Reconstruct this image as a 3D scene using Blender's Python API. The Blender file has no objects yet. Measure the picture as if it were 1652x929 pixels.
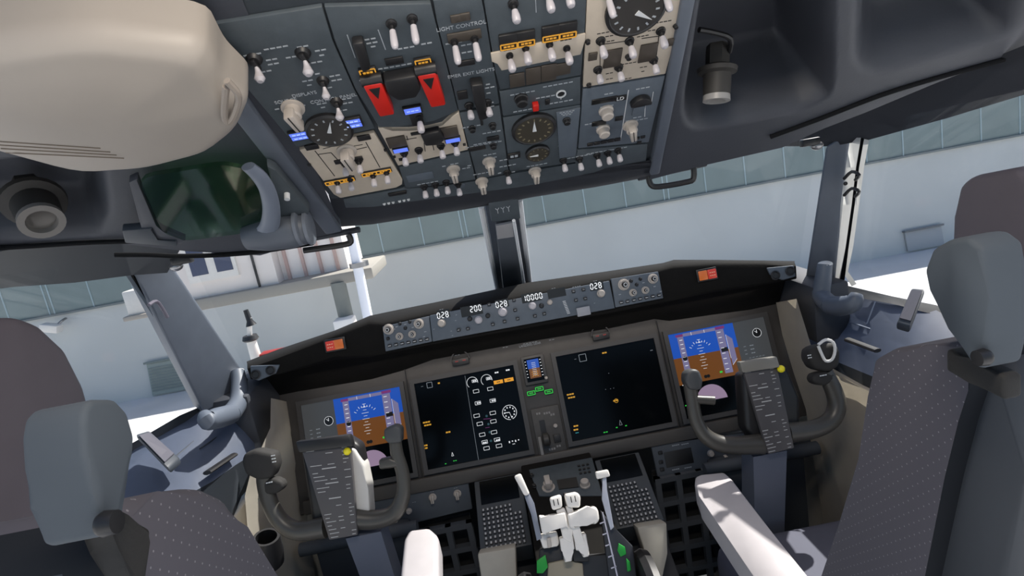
import bpy, bmesh, math, random
from mathutils import Vector, Matrix
random.seed(7)
PI=math.pi
scn=bpy.context.scene
COL=scn.collection
# ------------------------------------------------------------------ camera model (1652x929 frame)
CX,CY,FPX=826.0,464.5,920.0
YAW,PITCH,ROLL=math.radians(1.41),math.radians(12),math.radians(10.40)
CAM=Vector((-.065,0,1.4))
fw=Vector((math.sin(YAW)*math.cos(PITCH),math.cos(YAW)*math.cos(PITCH),-math.sin(PITCH)))
r0=Vector((math.cos(YAW),-math.sin(YAW),0)); u0=r0.cross(fw)
RR=math.cos(ROLL)*r0-math.sin(ROLL)*u0; UU=math.sin(ROLL)*r0+math.cos(ROLL)*u0
def ray(x,y): return fw+(x-CX)/FPX*RR-(y-CY)/FPX*UU
def atx(x,y,X): d=ray(x,y); return CAM+d*((X-CAM.x)/d.x)
def aty(x,y,Y): d=ray(x,y); return CAM+d*((Y-CAM.y)/d.y)
def atz(x,y,Z): d=ray(x,y); return CAM+d*((Z-CAM.z)/d.z)
class Frame:
    def __init__(s,o,u,v):
        s.o=Vector(o); s.u=Vector(u).normalized(); v=Vector(v); s.v=(v-s.u*v.dot(s.u)).normalized(); s.n=s.u.cross(s.v)
        s.M=Matrix.Translation(s.o)@Matrix((s.u,s.v,s.n)).transposed().to_4x4()
    def px(s,x,y,n=0.0):
        d=ray(x,y); o=s.o+s.n*n; p=CAM+d*((o-CAM).dot(s.n)/d.dot(s.n)); q=p-s.o
        return Vector((q.dot(s.u),q.dot(s.v),n))
    def w(s,u,v,n=0.0): return s.o+s.u*u+s.v*v+s.n*n
    def at(s,u,v,n=0.0): # shifted copy
        return Frame(s.w(u,v,n),s.u,s.v)
# ------------------------------------------------------------------ materials
MT={}
def mat(name,col,rough=.55,metal=0,noise=.0,scale=30,bump=0,bscale=200,emit=None,es=1,alpha=None,spec=.5,coat=0):
    if name in MT: return MT[name]
    m=bpy.data.materials.new(name); m.use_nodes=True; nt=m.node_tree; b=nt.nodes['Principled BSDF']
    c=(*col,1) if len(col)==3 else col
    b.inputs['Base Color'].default_value=c; b.inputs['Roughness'].default_value=rough; b.inputs['Metallic'].default_value=metal
    b.inputs['Specular IOR Level'].default_value=spec
    b.inputs['Coat Weight'].default_value=coat
    tc=nt.nodes.new('ShaderNodeTexCoord')
    if noise:
        n=nt.nodes.new('ShaderNodeTexNoise'); n.inputs['Scale'].default_value=scale; n.inputs['Detail'].default_value=4
        nt.links.new(tc.outputs['Object'],n.inputs['Vector'])
        r=nt.nodes.new('ShaderNodeMapRange'); r.inputs['From Min'].default_value=.3; r.inputs['From Max'].default_value=.7
        r.inputs['To Min'].default_value=1-noise; r.inputs['To Max'].default_value=1+noise
        nt.links.new(n.outputs['Fac'],r.inputs['Value'])
        x=nt.nodes.new('ShaderNodeVectorMath'); x.operation='SCALE'; x.inputs[0].default_value=c[:3]
        nt.links.new(r.outputs['Result'],x.inputs['Scale']); nt.links.new(x.outputs[0],b.inputs['Base Color'])
    if bump:
        n2=nt.nodes.new('ShaderNodeTexNoise'); n2.inputs['Scale'].default_value=bscale
        nt.links.new(tc.outputs['Object'],n2.inputs['Vector'])
        bp=nt.nodes.new('ShaderNodeBump'); bp.inputs['Strength'].default_value=bump; bp.inputs['Distance'].default_value=.002
        nt.links.new(n2.outputs['Fac'],bp.inputs['Height']); nt.links.new(bp.outputs['Normal'],b.inputs['Normal'])
    if emit:
        b.inputs['Emission Color'].default_value=(*emit,1); b.inputs['Emission Strength'].default_value=es
    MT[name]=m; return m
def glass(name,tint,rough=.02,refl=.06):
    m=bpy.data.materials.new(name); m.use_nodes=True; nt=m.node_tree; nt.nodes.clear()
    o=nt.nodes.new('ShaderNodeOutputMaterial'); t=nt.nodes.new('ShaderNodeBsdfTransparent'); t.inputs[0].default_value=(*tint,1)
    g=nt.nodes.new('ShaderNodeBsdfGlossy'); g.inputs['Roughness'].default_value=rough
    mx=nt.nodes.new('ShaderNodeMixShader'); mx.inputs[0].default_value=refl
    nt.links.new(t.outputs[0],mx.inputs[1]); nt.links.new(g.outputs[0],mx.inputs[2]); nt.links.new(mx.outputs[0],o.inputs[0])
    MT[name]=m; return m
def S(r,g,b): # sRGB 0-255 -> linear
    f=lambda c:(c/255/12.92 if c/255<=.04045 else ((c/255+.055)/1.055)**2.4)
    return (f(r),f(g),f(b))
panel=mat('panel_paint_slate_grey',S(67,75,81),.55,noise=.08,scale=60,bump=.1)
panel2=mat('panel_paint_bluish_grey',S(84,93,103),.5,noise=.06,scale=60)
frame_m=mat('frame_paint_blue_grey',S(88,95,106),.5,noise=.05,scale=25)
ceil_m=mat('ceiling_lining_blue_grey',S(60,63,71),.6,noise=.05,scale=12,bump=.1)
ceil_d=mat('ceiling_lining_dark',S(54,57,64),.6,noise=.05,scale=12)
black=mat('black_plastic',S(27,27,29),.45)
seal=mat('rubber_seal_black',S(24,25,27),.85,spec=.1)
blackm=mat('matte_black_leather',S(38,37,36),.8,noise=.1,scale=50,bump=.2)
cream=mat('cream_panel_plate',S(186,175,160),.55,noise=.04,scale=60)
beige=mat('beige_plastic_cover',S(160,152,143),.5,noise=.03,scale=8)
white=mat('white_knob_plastic',S(182,178,182),.35)
whitep=mat('white_paint_handle',S(224,220,214),.35,noise=.03,scale=30)
ivory=mat('ivory_knob',S(176,168,160),.4)
mark=mat('white_silkscreen',S(205,208,210),.6)
markd=mat('dim_silkscreen',S(160,166,172),.6)
red=mat('red_guard',S(196,32,22),.4)
redd=mat('red_mark',S(150,40,36),.5)
blackline=mat('black_flow_line',S(30,30,30),.6)
tape=mat('brown_grey_window',S(70,64,58),.35)
gaugef=mat('gauge_face',S(58,56,54),.3)
mip=mat('instrument_panel_brown_grey',S(66,64,63),.6,noise=.07,scale=40)
mipd=mat('bezel_dark_grey',S(64,63,63),.5)
trimb=mat('side_lining_beige',S(196,190,178),.6,noise=.05,scale=15)
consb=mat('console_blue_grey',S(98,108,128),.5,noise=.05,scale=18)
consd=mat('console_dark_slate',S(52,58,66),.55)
fabric_side=mat('seat_shell_grey',S(58,62,68),.6,noise=.04,scale=20)
headm=mat('headrest_grey_leather',S(74,81,88),.8,noise=.03,scale=20)
headd=mat('seat_wing_grey',S(98,92,99),.6,noise=.04,scale=20)
metal=mat('brushed_metal',S(150,150,152),.3,.8)
yokem=mat('yoke_grey_plastic',S(66,64,60),.38,noise=.05,scale=40)
screen=mat('screen_black_glass',(.002,.003,.004),.15,spec=.12)
E_=lambda n,c,s:mat(n,(0.01,0.01,0.01),.3,emit=c,es=s)
e_blue=E_('display_sky_blue',S(14,72,168),1.0)
e_brown=E_('display_ground_brown',S(100,58,14),1.0)
e_white=E_('display_white',S(225,228,232),1.0)
e_dim=E_('display_dim_grey',S(110,116,122),1.0)
e_tape=E_('display_tape_mauve',S(110,106,140),1.0)
e_disc=E_('display_compass_mauve',S(138,118,142),1.0)
e_amber=E_('display_amber',S(222,150,20),1.0)
e_amber2=E_('annunciator_amber',S(210,150,50),1.0)
e_yel=E_('display_yellow',S(205,150,40),.9)
e_green=E_('display_green',S(40,190,60),1.0)
e_mag=E_('display_magenta',S(110,40,100),1.0)
e_grey=E_('display_grey_field',S(58,60,62),1.0)
e_blk=E_('display_black_field',S(4,6,8),.3)
e_annb=E_('annunciator_blue',S(96,124,238),1.15)
e_red=E_('warning_red',S(210,60,44),.6)
e_orange=E_('caution_orange',S(210,108,44),.6)
e_seg=E_('segment_white',S(238,240,244),1.1)
yel=mat('yellow_bug',S(228,214,30),.4)
greenp=mat('green_paint_scale',S(20,150,50),.5)
clear=glass('windshield_glass',(.985,.99,.99),.01,.02)
hudg=glass('hud_green_glass',(.50,.72,.55),.05,.10)
# seat fabric with small pale dots
def fabric(name):
    m=bpy.data.materials.new(name); m.use_nodes=True; nt=m.node_tree; b=nt.nodes['Principled BSDF']
    b.inputs['Roughness'].default_value=.9
    tc=nt.nodes.new('ShaderNodeTexCoord')
    sep=nt.nodes.new('ShaderNodeSeparateXYZ'); nt.links.new(tc.outputs['Object'],sep.inputs[0])
    def math_(op,a,bb=None):
        n=nt.nodes.new('ShaderNodeMath'); n.operation=op
        for i,v in enumerate((a,bb)):
            if v is None: continue
            if isinstance(v,(int,float)): n.inputs[i].default_value=v
            else: nt.links.new(v,n.inputs[i])
        return n.outputs[0]
    # staggered dot lattice in (x+y, z)
    p=.0075
    a=math_('MULTIPLY',sep.outputs[1],1/p); c=math_('MULTIPLY',sep.outputs[2],1/p)
    s1=math_('MULTIPLY',math_('ADD',a,c),.5); s2=math_('MULTIPLY',math_('SUBTRACT',a,c),.5)
    f1=math_('SUBTRACT',math_('FRACT',s1),.5); f2=math_('SUBTRACT',math_('FRACT',s2),.5)
    d=math_('SQRT',math_('ADD',math_('MULTIPLY',f1,f1),math_('MULTIPLY',f2,f2)))
    dot=math_('LESS_THAN',d,.08)
    mx=nt.nodes.new('ShaderNodeMix'); mx.data_type='RGBA'
    mx.inputs[6].default_value=(*S(78,76,84),1); mx.inputs[7].default_value=(*S(120,118,124),1)
    nt.links.new(dot,mx.inputs[0]); nt.links.new(mx.outputs[2],b.inputs['Base Color'])
    MT[name]=m; return m
fabric_m=fabric('dotted_seat_fabric')
# ------------------------------------------------------------------ mesh builder
class MB:
    def __init__(s): s.bm=bmesh.new(); s.mi=0
    def _fin(s,vs,fs,bev=0,seg=2):
        for f in fs: f.material_index=s.mi
        if bev:
            es=list({e for f in fs for e in f.edges})
            r=bmesh.ops.bevel(s.bm,geom=es,offset=bev,segments=seg,affect='EDGES',profile=.5,clamp_overlap=True)
            for f in r['faces']: f.material_index=s.mi
        return s
    def prism(s,pts,n0,n1,bev=0,seg=2,M=None):
        pts=[(p[0],p[1]) for p in pts]
        a=sum(pts[i][0]*pts[(i+1)%len(pts)][1]-pts[(i+1)%len(pts)][0]*pts[i][1] for i in range(len(pts)))
        if a<0: pts=pts[::-1]
        if n0>n1: n0,n1=n1,n0
        lo=[s.bm.verts.new((x,y,n0)) for x,y in pts]; hi=[s.bm.verts.new((x,y,n1)) for x,y in pts]
        fs=[s.bm.faces.new(lo[::-1]),s.bm.faces.new(hi)]
        k=len(pts)
        for i in range(k): fs.append(s.bm.faces.new((lo[i],lo[(i+1)%k],hi[(i+1)%k],hi[i])))
        if M:
            for v in lo+hi: v.co=M@v.co
        return s._fin(lo+hi,fs,bev,seg)
    def rect(s,x0,y0,x1,y1,n0,n1,bev=0,M=None): return s.prism([(x0,y0),(x1,y0),(x1,y1),(x0,y1)],n0,n1,bev,2,M)
    def box(s,c,sz,bev=0,M=None,seg=2):
        T=Matrix.Translation(Vector(c))
        if M: T=M@T
        return s.prism([(-sz[0]/2,-sz[1]/2),(sz[0]/2,-sz[1]/2),(sz[0]/2,sz[1]/2),(-sz[0]/2,sz[1]/2)],-sz[2]/2,sz[2]/2,bev,seg,T)
    def quad(s,pts):
        f=s.bm.faces.new([s.bm.verts.new(p) for p in pts]); f.material_index=s.mi; return s
    def rings(s,rings,caps=True,closed=True):
        vs=[[s.bm.verts.new(p) for p in r] for r in rings]; k=len(vs[0])
        for a,b in zip(vs,vs[1:]):
            for i in range(k if closed else k-1):
                f=s.bm.faces.new((a[i],a[(i+1)%k],b[(i+1)%k],b[i])); f.material_index=s.mi
        if caps and closed:
            for r,rv in((vs[0],True),(vs[-1],False)):
                f=s.bm.faces.new(r[::-1] if rv else r); f.material_index=s.mi
        return s
    def cyl(s,p0,p1,r0,r1=None,seg=20):
        return s.lathe([(r0,0),(r0 if r1 is None else r1,1)],p0,p1,seg)
    def lathe(s,prof,p0,p1,seg=24):
        p0=Vector(p0);p1=Vector(p1);ax=p1-p0;L=ax.length;a=ax.normalized()
        t=Vector((0,0,1)) if abs(a.z)<.9 else Vector((1,0,0))
        x=a.cross(t).normalized(); y=a.cross(x)
        rs=[]
        for r,h in prof:
            r=max(r,1e-4); c=p0+a*(h*L)
            rs.append([c+x*(r*math.cos(2*PI*i/seg))+y*(r*math.sin(2*PI*i/seg)) for i in range(seg)])
        return s.rings(rs)
    def tube(s,pts,r,seg=12,smooth=4,flat=1.0,up=None):
        P=[Vector(p) for p in pts]; rad=r if isinstance(r,(list,tuple)) else [r]*len(P)
        if smooth and len(P)>2:
            Q=[];W=[]
            for i in range(len(P)-1):
                a=P[max(i-1,0)];b=P[i];c=P[i+1];d=P[min(i+2,len(P)-1)]
                for k in range(smooth):
                    t=k/smooth
                    Q.append(.5*((2*b)+(c-a)*t+(2*a-5*b+4*c-d)*t*t+(3*b-a-3*c+d)*t**3)); W.append(rad[i]*(1-t)+rad[i+1]*t)
            Q.append(P[-1]);W.append(rad[-1]); P,rad=Q,W
        rs=[];x=None
        for i,p in enumerate(P):
            a=(P[min(i+1,len(P)-1)]-P[max(i-1,0)]).normalized()
            if x is None:
                t=Vector(up) if up else (Vector((0,0,1)) if abs(a.z)<.9 else Vector((1,0,0)))
                x=a.cross(t).normalized()
            else: x=(x-a*x.dot(a)).normalized()
            y=a.cross(x)
            rs.append([p+x*(rad[i]*math.cos(2*PI*k/seg))+y*(rad[i]*flat*math.sin(2*PI*k/seg)) for k in range(seg)])
        return s.rings(rs)
    def ball(s,c,r,sc=(1,1,1),seg=20,M=None):
        T=Matrix.Translation(Vector(c))@Matrix.Diagonal((r*sc[0],r*sc[1],r*sc[2],1))
        if M: T=M@T
        g=bmesh.ops.create_uvsphere(s.bm,u_segments=seg,v_segments=seg//2+2,radius=1,matrix=T)
        for v in g['verts']:
            for f in v.link_faces: f.material_index=s.mi
        return s
    def ring2d(s,c,r,w,n0,n1,seg=28,a0=0,a1=2*PI):
        full=abs(a1-a0-2*PI)<1e-6; k=seg
        pts=lambda R,n:[(c[0]+R*math.cos(a0+(a1-a0)*i/k),c[1]+R*math.sin(a0+(a1-a0)*i/k),n) for i in range(k if full else k+1)]
        A,B,C,D=pts(r+w/2,n0),pts(r+w/2,n1),pts(r-w/2,n1),pts(r-w/2,n0)
        vs=[[s.bm.verts.new(p) for p in q] for q in (A,B,C,D)]
        m=len(A)
        for j in range(4):
            a,b=vs[j],vs[(j+1)%4]
            for i in range(m if full else m-1):
                f=s.bm.faces.new((a[i],a[(i+1)%m],b[(i+1)%m],b[i])); f.material_index=s.mi
        return s
    def disc(s,c,r,n0,n1,seg=24,bev=0): return s.prism([(c[0]+r*math.cos(2*PI*i/seg),c[1]+r*math.sin(2*PI*i/seg)) for i in range(seg)],n0,n1,bev)
    def line(s,p,q,w,n0,n1):
        p=Vector(p[:2]).to_3d();q=Vector(q[:2]).to_3d();d=(q-p); 
        if d.length<1e-6: return s
        d.normalize(); o=Vector((-d.y,d.x,0))*w/2
        return s.prism([p-o,q-o,q+o,p+o],n0,n1)
    def poly(s,P,w,n0,n1,closed=False):
        P=list(P)
        for a,b in zip(P,P[1:]+([P[0]] if closed else [])): s.line(a,b,w,n0,n1)
        return s
    def xf(s,M): bmesh.ops.transform(s.bm,matrix=M,verts=s.bm.verts); return s
    def mesh(s,name,mats,angle=35):
        bmesh.ops.recalc_face_normals(s.bm,faces=s.bm.faces)
        me=bpy.data.meshes.new(name); s.bm.to_mesh(me); s.bm.free()
        for m in (mats if isinstance(mats,(list,tuple)) else [mats]): me.materials.append(m)
        me.polygons.foreach_set('use_smooth',[True]*len(me.polygons))
        me.set_sharp_from_angle(angle=math.radians(angle)); me.update()
        return me
BASE={}
def obj(name,mb,mats,parent=None,world=False,label=None,cat=None,group=None,kind=None,loc=None,angle=35):
    """one mesh object; world=True: vertices are in world space and are moved into the parent's frame"""
    if world and parent is not None: mb.xf(BASE[parent.name].inverted())
    if parent is None:
        if loc is None:
            vs=[v.co for v in mb.bm.verts]
            lo=Vector((min(v.x for v in vs),min(v.y for v in vs),min(v.z for v in vs))); hi=Vector((max(v.x for v in vs),max(v.y for v in vs),max(v.z for v in vs)))
            loc=Vector(((lo.x+hi.x)/2,(lo.y+hi.y)/2,lo.z))
        mb.xf(Matrix.Translation(-Vector(loc)))
    me=mb.mesh(name,mats,angle); o=bpy.data.objects.new(name,me); COL.objects.link(o)
    if parent is not None:
        o.parent=parent; BASE[o.name]=BASE[parent.name]
    else:
        o.location=loc; BASE[o.name]=Matrix.Translation(Vector(loc))
    if label: o['label']=label
    if cat: o['category']=cat
    if group: o['group']=group
    if kind: o['kind']=kind
    return o
def thing(name,label,cat,M=None,group=None):
    o=bpy.data.objects.new(name,None); COL.objects.link(o); o.empty_display_size=.05
    if M is None: M=Matrix.Identity(4)
    if not isinstance(M,Matrix): M=Matrix.Translation(Vector(M))
    o.matrix_world=M; BASE[o.name]=M.copy(); o['label']=label; o['category']=cat
    if group: o['group']=group
    return o
def inst(me,name,parent,loc,rot=0,sc=1,M=None):
    o=bpy.data.objects.new(name,me); COL.objects.link(o); o.parent=parent
    L=Matrix.Translation(Vector(loc))@Matrix.Rotation(rot,4,'Z')
    if M: L=L@M
    if sc!=1: L=L@(Matrix.Scale(sc,4) if isinstance(sc,(int,float)) else Matrix.Diagonal((*sc,1)))
    o.matrix_basis=L; BASE[o.name]=BASE[parent.name]@L; return o
def text(name,st,parent,loc,size,m,rot=0,depth=.0003,align='CENTER'):
    cu=bpy.data.curves.new(name,'FONT'); cu.body=st; cu.size=size; cu.align_x=align; cu.align_y='CENTER'; cu.extrude=depth
    t=bpy.data.objects.new('tmp_text',cu); COL.objects.link(t)
    dg=bpy.context.evaluated_depsgraph_get(); me=bpy.data.meshes.new_from_object(t.evaluated_get(dg)); me.name=name
    bpy.data.objects.remove(t); bpy.data.curves.remove(cu)
    me.materials.clear(); me.materials.append(m)
    return inst(me,name,parent,loc,rot)
# ------------------------------------------------------------------ shared small parts (local: z out of panel)
def m_toggle():
    b=MB(); b.lathe([(.0075,0),(.0075,.35),(.0055,.5),(.0055,1)],(0,0,0),(0,0,.006),14)
    b.tube([(0,0,.004),(0,-.002,.014)],[.003,.0034],10,0); return b.mesh('toggle_switch',[black])
def m_tip(L=.020,r=.0058):
    b=MB(); b.lathe([(.002,0),(.0042,.08),(r,.5),(r*1.02,.8),(r*.8,.94),(r*.3,1)],(0,-.0015,.010),(0,-.006,.010+L),14); return b.mesh('tip',[white])
TOG=m_toggle(); TIP=m_tip(); TIPL=m_tip(.030,.0050); TIPS=m_tip(.015,.0055)
def toggle(p,loc,tip=None,rot=0):
    t=inst(TOG,'toggle_switch',p,loc,rot); inst(tip or TIP,'tip',t,(0,0,0)); return t
def m_knob():
    b=MB(); b.lathe([(.014,0),(.014,.15),(.010,.2),(.010,.9),(.008,1)],(0,0,0),(0,0,.016),20)
    b.prism([(-.0055,-.016),(.0055,-.016),(.0065,.012),(-.0065,.012)],.010,.026,.002); return b.mesh('selector_knob',[ivory])
def m_kline():
    b=MB(); b.rect(-.0007,-.015,.0007,.012,.0255,.0266); return b.mesh('pointer_line',[blackline])
KNOB=m_knob(); KLINE=m_kline()
def knob(p,loc,rot=0,sc=1):
    k=inst(KNOB,'selector_knob',p,loc,rot,sc); inst(KLINE,'pointer_line',k,(0,0,0)); return k
def m_rknob(m,r=.011,h=.016,nm='round_knob'):
    b=MB(); b.lathe([(r*1.1,0),(r*1.1,.2),(r*.92,.3),(r*.88,.9),(r*.7,1)],(0,0,0),(0,0,h),22); return b.mesh(nm,[m])
RKW=m_rknob(white); RKD=m_rknob(black); RKI=m_rknob(ivory)
def m_lever():
    b=MB(); b.lathe([(.011,0),(.010,.5),(.008,1)],(0,0,0),(0,0,.006),16); b.box((0,-.003,.008),(.007,.018,.006),.0015); return b.mesh('rotary_selector',[black])
def m_levtip():
    b=MB(); b.tube([(0,-.004,.010),(0,-.009,.016),(0,-.012,.024),(0,-.013,.029)],[.0022,.0045,.0075,.0035],12,3); return b.mesh('pointer_tip',[white])
LEV=m_lever(); LEVT=m_levtip()
def selector(p,loc,rot=0,sc=1):
    k=inst(LEV,'rotary_selector',p,loc,rot,sc); inst(LEVT,'pointer_tip',k,(0,0,0)); return k
def dashes(b,x,y,n=3,w=.006,h=.0018,gap=.0025,ang=0,n0=0,n1=.0006):
    tot=n*w+(n-1)*gap
    for i in range(n): cx=x-tot/2+i*(w+gap); b.rect(cx,y-h/2,cx+w,y+h/2,n0,n1)
# ================================================================== EXTERIOR
GZ=-2.6; WY=14.0
b=MB(); b.rect(-40,-20,45,WY+30,GZ-.2,GZ)
ground_m=mat('concrete_apron',S(205,205,205),.85,noise=.08,scale=.6,bump=.2,bscale=20)
o=obj('ground',b,[ground_m],kind='structure')
hg_wall=mat('hangar_wall_pale_grey',S(196,198,196),.85,noise=.05,scale=.5)
hg_clad=mat('hangar_cladding_teal_grey',S(120,134,134),.6,noise=.06,scale=1.2)
hg_seam=mat('cladding_seam_pale',S(158,176,182),.6)
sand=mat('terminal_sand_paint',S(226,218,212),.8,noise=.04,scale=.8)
TY_=WY+.5; zb=aty(978,342,TY_).z
H=thing('hangar_building','long pale grey hangar wall with a teal cladding band, seen through all the windows','building',(0,WY,GZ))
YZ0=Matrix(((0,0,1,0),(1,0,0,0),(0,1,0,0),(0,0,0,1)))
b=MB(); b.prism([(WY,GZ),(TY_,zb),(TY_+.6,zb),(TY_+.6,GZ)],-30,30,M=YZ0); obj('lower_wall',b,hg_wall,H,True)
LEAN=.02; ZT=zb+1.35; CY0=TY_-.03
b=MB()
b.prism([(CY0,zb+.02),(TY_+.6,zb+.02),(TY_+4,ZT+3.2),(TY_+3,ZT+3),(CY0+.03,ZT)],-30,30,M=YZ0)
b.mi=1
xs=[-9.0+1.045*k for k in range(-4,30)]
for i,xx in enumerate(xs):
    for dx in ((-.05,.07) if i%5==2 else (0,)):
        b.tube([(xx+dx,CY0-.005,zb),(xx+dx,CY0+.025,ZT)],.018,6,0)
obj('cladding',b,[hg_clad,hg_seam],H,True)
b=MB(); b.box((0,CY0-.02,zb),(60,.08,.05)); obj('eave_flashing',b,mat('flashing',S(110,118,120),.6),H,True)
lou=mat('louvre_grey',S(150,160,156),.6)
WF=Frame((0,WY-.02,GZ),(1,0,0),(0,.5,zb-GZ))
def wdoor(name,lab,cat,A,B_,m,th,slats,sm):
    p=WF.px(*A);q=WF.px(*B_); t=thing(name,lab,cat,WF.at((p.x+q.x)/2,0).M); w=(q.x-p.x)/2; h=(p.y+q.y)/2
    obj('leaf',MB().rect(-w,.03,w,h,0.0,th,.01),m,t)
    obj('head_rail',MB().rect(-w-.04,h,w+.04,h+.05,0.0,th+.06,.01),sm,t)
    mb=MB()
    for k in range(slats): y=.12+k*(h-.2)/slats; mb.rect(-w+.04,y,w-.04,y+.04,th,th+.02)
    if slats: obj('slats',mb,sm,t)
wdoor('rolling_shutter','grey slatted shutter door in the hangar wall, seen through the left side window','door',(238,588),(345,566),lou,.05,9,mat('louvre_slat',S(120,130,128),.6))
wdoor('utility_hatch','low pale grey hatch at the foot of the hangar, seen through the right side window','hatch',(1458,376),(1516,364),mat('hatch_grey',S(172,174,176),.7),.05,0,mat('hatch_edge',S(120,122,124),.7))
# floodlight on the wall at far left
p=aty(85,528,WY+.1)
L=thing('floodlight','small white floodlight on the hangar wall, far left beside the seat wing','lamp',p)
obj('lamp_head',MB().box((0,-.05,0),(.42,.25,.2),.04,M=Matrix.Rotation(.3,4,'Y')),whitep,L)
obj('bracket',MB().tube([(.15,.3,.12),(.18,.1,.1),(.1,0,.02)],.03,8,2),metal,L)
# terminal block at left (nearer)
TY=10.0
pa=aty(290,425,TY); pb=aty(445,385,TY); pc=aty(325,490,TY); pd=aty(590,437,TY)
T=thing('terminal_block','white raised building with a sunlit right face and one window, through the left windscreen','building',(pa.x,TY,GZ))
x0,x1=pa.x-.25,aty(440,420,TY).x; zl=aty(380,470,TY).z; zt=zl+4
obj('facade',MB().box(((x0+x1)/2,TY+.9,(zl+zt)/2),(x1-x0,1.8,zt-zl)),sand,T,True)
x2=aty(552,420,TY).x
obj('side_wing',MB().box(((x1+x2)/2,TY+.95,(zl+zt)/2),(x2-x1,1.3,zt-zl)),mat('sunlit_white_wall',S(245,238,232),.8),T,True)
b=MB()
for k in range(4): b.box((x1+.12+(x2-x1)*k/4,TY+.27,(zl+zt)/2),(.05,.06,zt-zl))
obj('wing_ribs',b,mat('wing_rib',S(196,168,160),.7),T,True)
obj('floor_beam',MB().box(((x0+x2)/2+.1,TY+.6,zl-.1),(x2-x0+.8,1.5,.2),.03),mat('beam_grey',S(150,146,138),.7),T,True)
wx0=aty(297,420,TY).x;wx1=aty(378,410,TY).x;wz0=aty(340,452,TY).z;wz1=wz0+.75
wf=obj('window',MB().rect(wx0,wz0,wx1,wz1,-.03,.05,M=Matrix(((1,0,0,0),(0,0,-1,TY),(0,1,0,0),(0,0,0,1)))),whitep,T,True)
b=MB()
for k in range(2):
    w=(wx1-wx0)/2; b.rect(wx0+k*w+.09,wz0+.12,wx0+(k+1)*w-.06,wz1-.08,.051,.06,M=Matrix(((1,0,0,0),(0,0,-1,TY),(0,1,0,0),(0,0,0,1))))
obj('panes',b,mat('window_pane_blue_grey',S(70,78,102),.2),wf,True)
b=MB(); b.box((wx1+.28,TY-.02,zl+.7),(.03,.04,1.4)); obj('downpipe',b,black,T,True)
# support leg under block + sunlit post
def post(name,lab,top,bot,Y,r,m,cat='post',z0=None):
    p=aty(*top,Y);q=aty(*bot,Y); zz=GZ if z0 is None else z0
    t=thing(name,lab,cat,(q.x,Y,zz))
    obj('shaft',MB().lathe([(r*1.5,0),(r*1.5,.02),(r,.03),(r,1)],(q.x,Y,zz),(p.x,Y,p.z),16),m,t,True); return t
t=post('support_column','slender white sunlit column standing beside the terminal block','column' and (566,375),(585,505),9.6,.085,mat('post_white',S(240,242,250),.6),'column')
obj('flange',MB().cyl((aty(580,430,9.6).x,9.6,aty(580,430,9.6).z),(aty(580,430,9.6).x,9.6,aty(580,430,9.6).z+.08),.16),metal,t,True)
t=post('lift_leg','grey lift leg with a white block at its foot, left of the white column','x' and (545,455),(558,515),9.9,.13,mat('leg_grey',S(120,124,120),.6),'leg')
pp=aty(556,517,9.7); obj('foot_block',MB().box((pp.x,9.7,pp.z-.4),(.34,.3,.9),.03),mat('post_white2',S(244,240,236),.6),t,True)
pp=aty(222,492,11.5)
t=thing('equipment_box','white box bracketed to the hangar, beside the left windscreen post','box',pp)
obj('housing',MB().box((0,.2,.06),(.42,.5,.5),.03),whitep,t)
obj('shelf',MB().box((.1,.1,-.22),(.75,.5,.09),.02),mat('shelf_taupe',S(168,160,150),.6),t)
# beacon mast over glareshield
p0=aty(412,575,4.2); 
t=thing('signal_mast','white mast with a black cap, outside behind the left end of the glareshield','mast',(p0.x,4.2,GZ))
pt=aty(404,545,4.2); pk=aty(402,512,4.2); pq=aty(394,492,4.2)
obj('pole',MB().lathe([(.055,0),(.045,.9),(.035,1)],(p0.x,4.2,GZ),(pt.x,4.2,pt.z),14),whitep,t,True)
obj('collar',MB().lathe([(.05,0),(.06,.3),(.05,1)],(pt.x,4.2,pt.z-.02),(pt.x,4.2,pt.z+.02),14),black,t,True)
obj('neck',MB().cyl((pt.x,4.2,pt.z+.02),(pk.x,4.2,pk.z),.018),whitep,t,True)
obj('cap',MB().lathe([(.04,0),(.022,.3),(.018,1)],(pk.x,4.2,pk.z-.06),(pk.x-.01,4.2,pk.z+.06),14),black,t,True)
obj('red_foot',MB().box((p0.x+.14,4.2,aty(425,570,4.2).z-.02),(.2,.1,.06),.02),redd,t,True)
# ================================================================== COCKPIT SHELL
OH=Frame((0,1.19,1.36),(1,0,0),(0,-math.cos(math.atan(.7)),math.sin(math.atan(.7))))
# n of OH must point down-aft to the crew
OH=Frame((0,1.19,1.36),(1,0,0),(0,.819,-.574)) if OH.n.z>0 else OH
if OH.n.z>0: OH=Frame(OH.o,(1,0,0),-OH.v)
OM=OH.M
def cat_strip(rows,mb,frame=None):
    """open surface through rows of equal length (world points)"""
    vs=[[mb.bm.verts.new(p) for p in r] for r in rows]
    for a,c in zip(vs,vs[1:]):
        for i in range(len(a)-1):
            f=mb.bm.faces.new((a[i],a[i+1],c[i+1],c[i])); f.material_index=mb.mi
    return mb
def solid(mb,th=.01):
    r=bmesh.ops.solidify(mb.bm,geom=list(mb.bm.faces),thickness=th); return mb
floor_m=mat('cockpit_floor_dark',S(46,48,52),.8,noise=.1,scale=30)
b=MB(); b.rect(-1.1,.3,1.1,2.3,-.05,0); obj('floor',b,floor_m,kind='structure')
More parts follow.
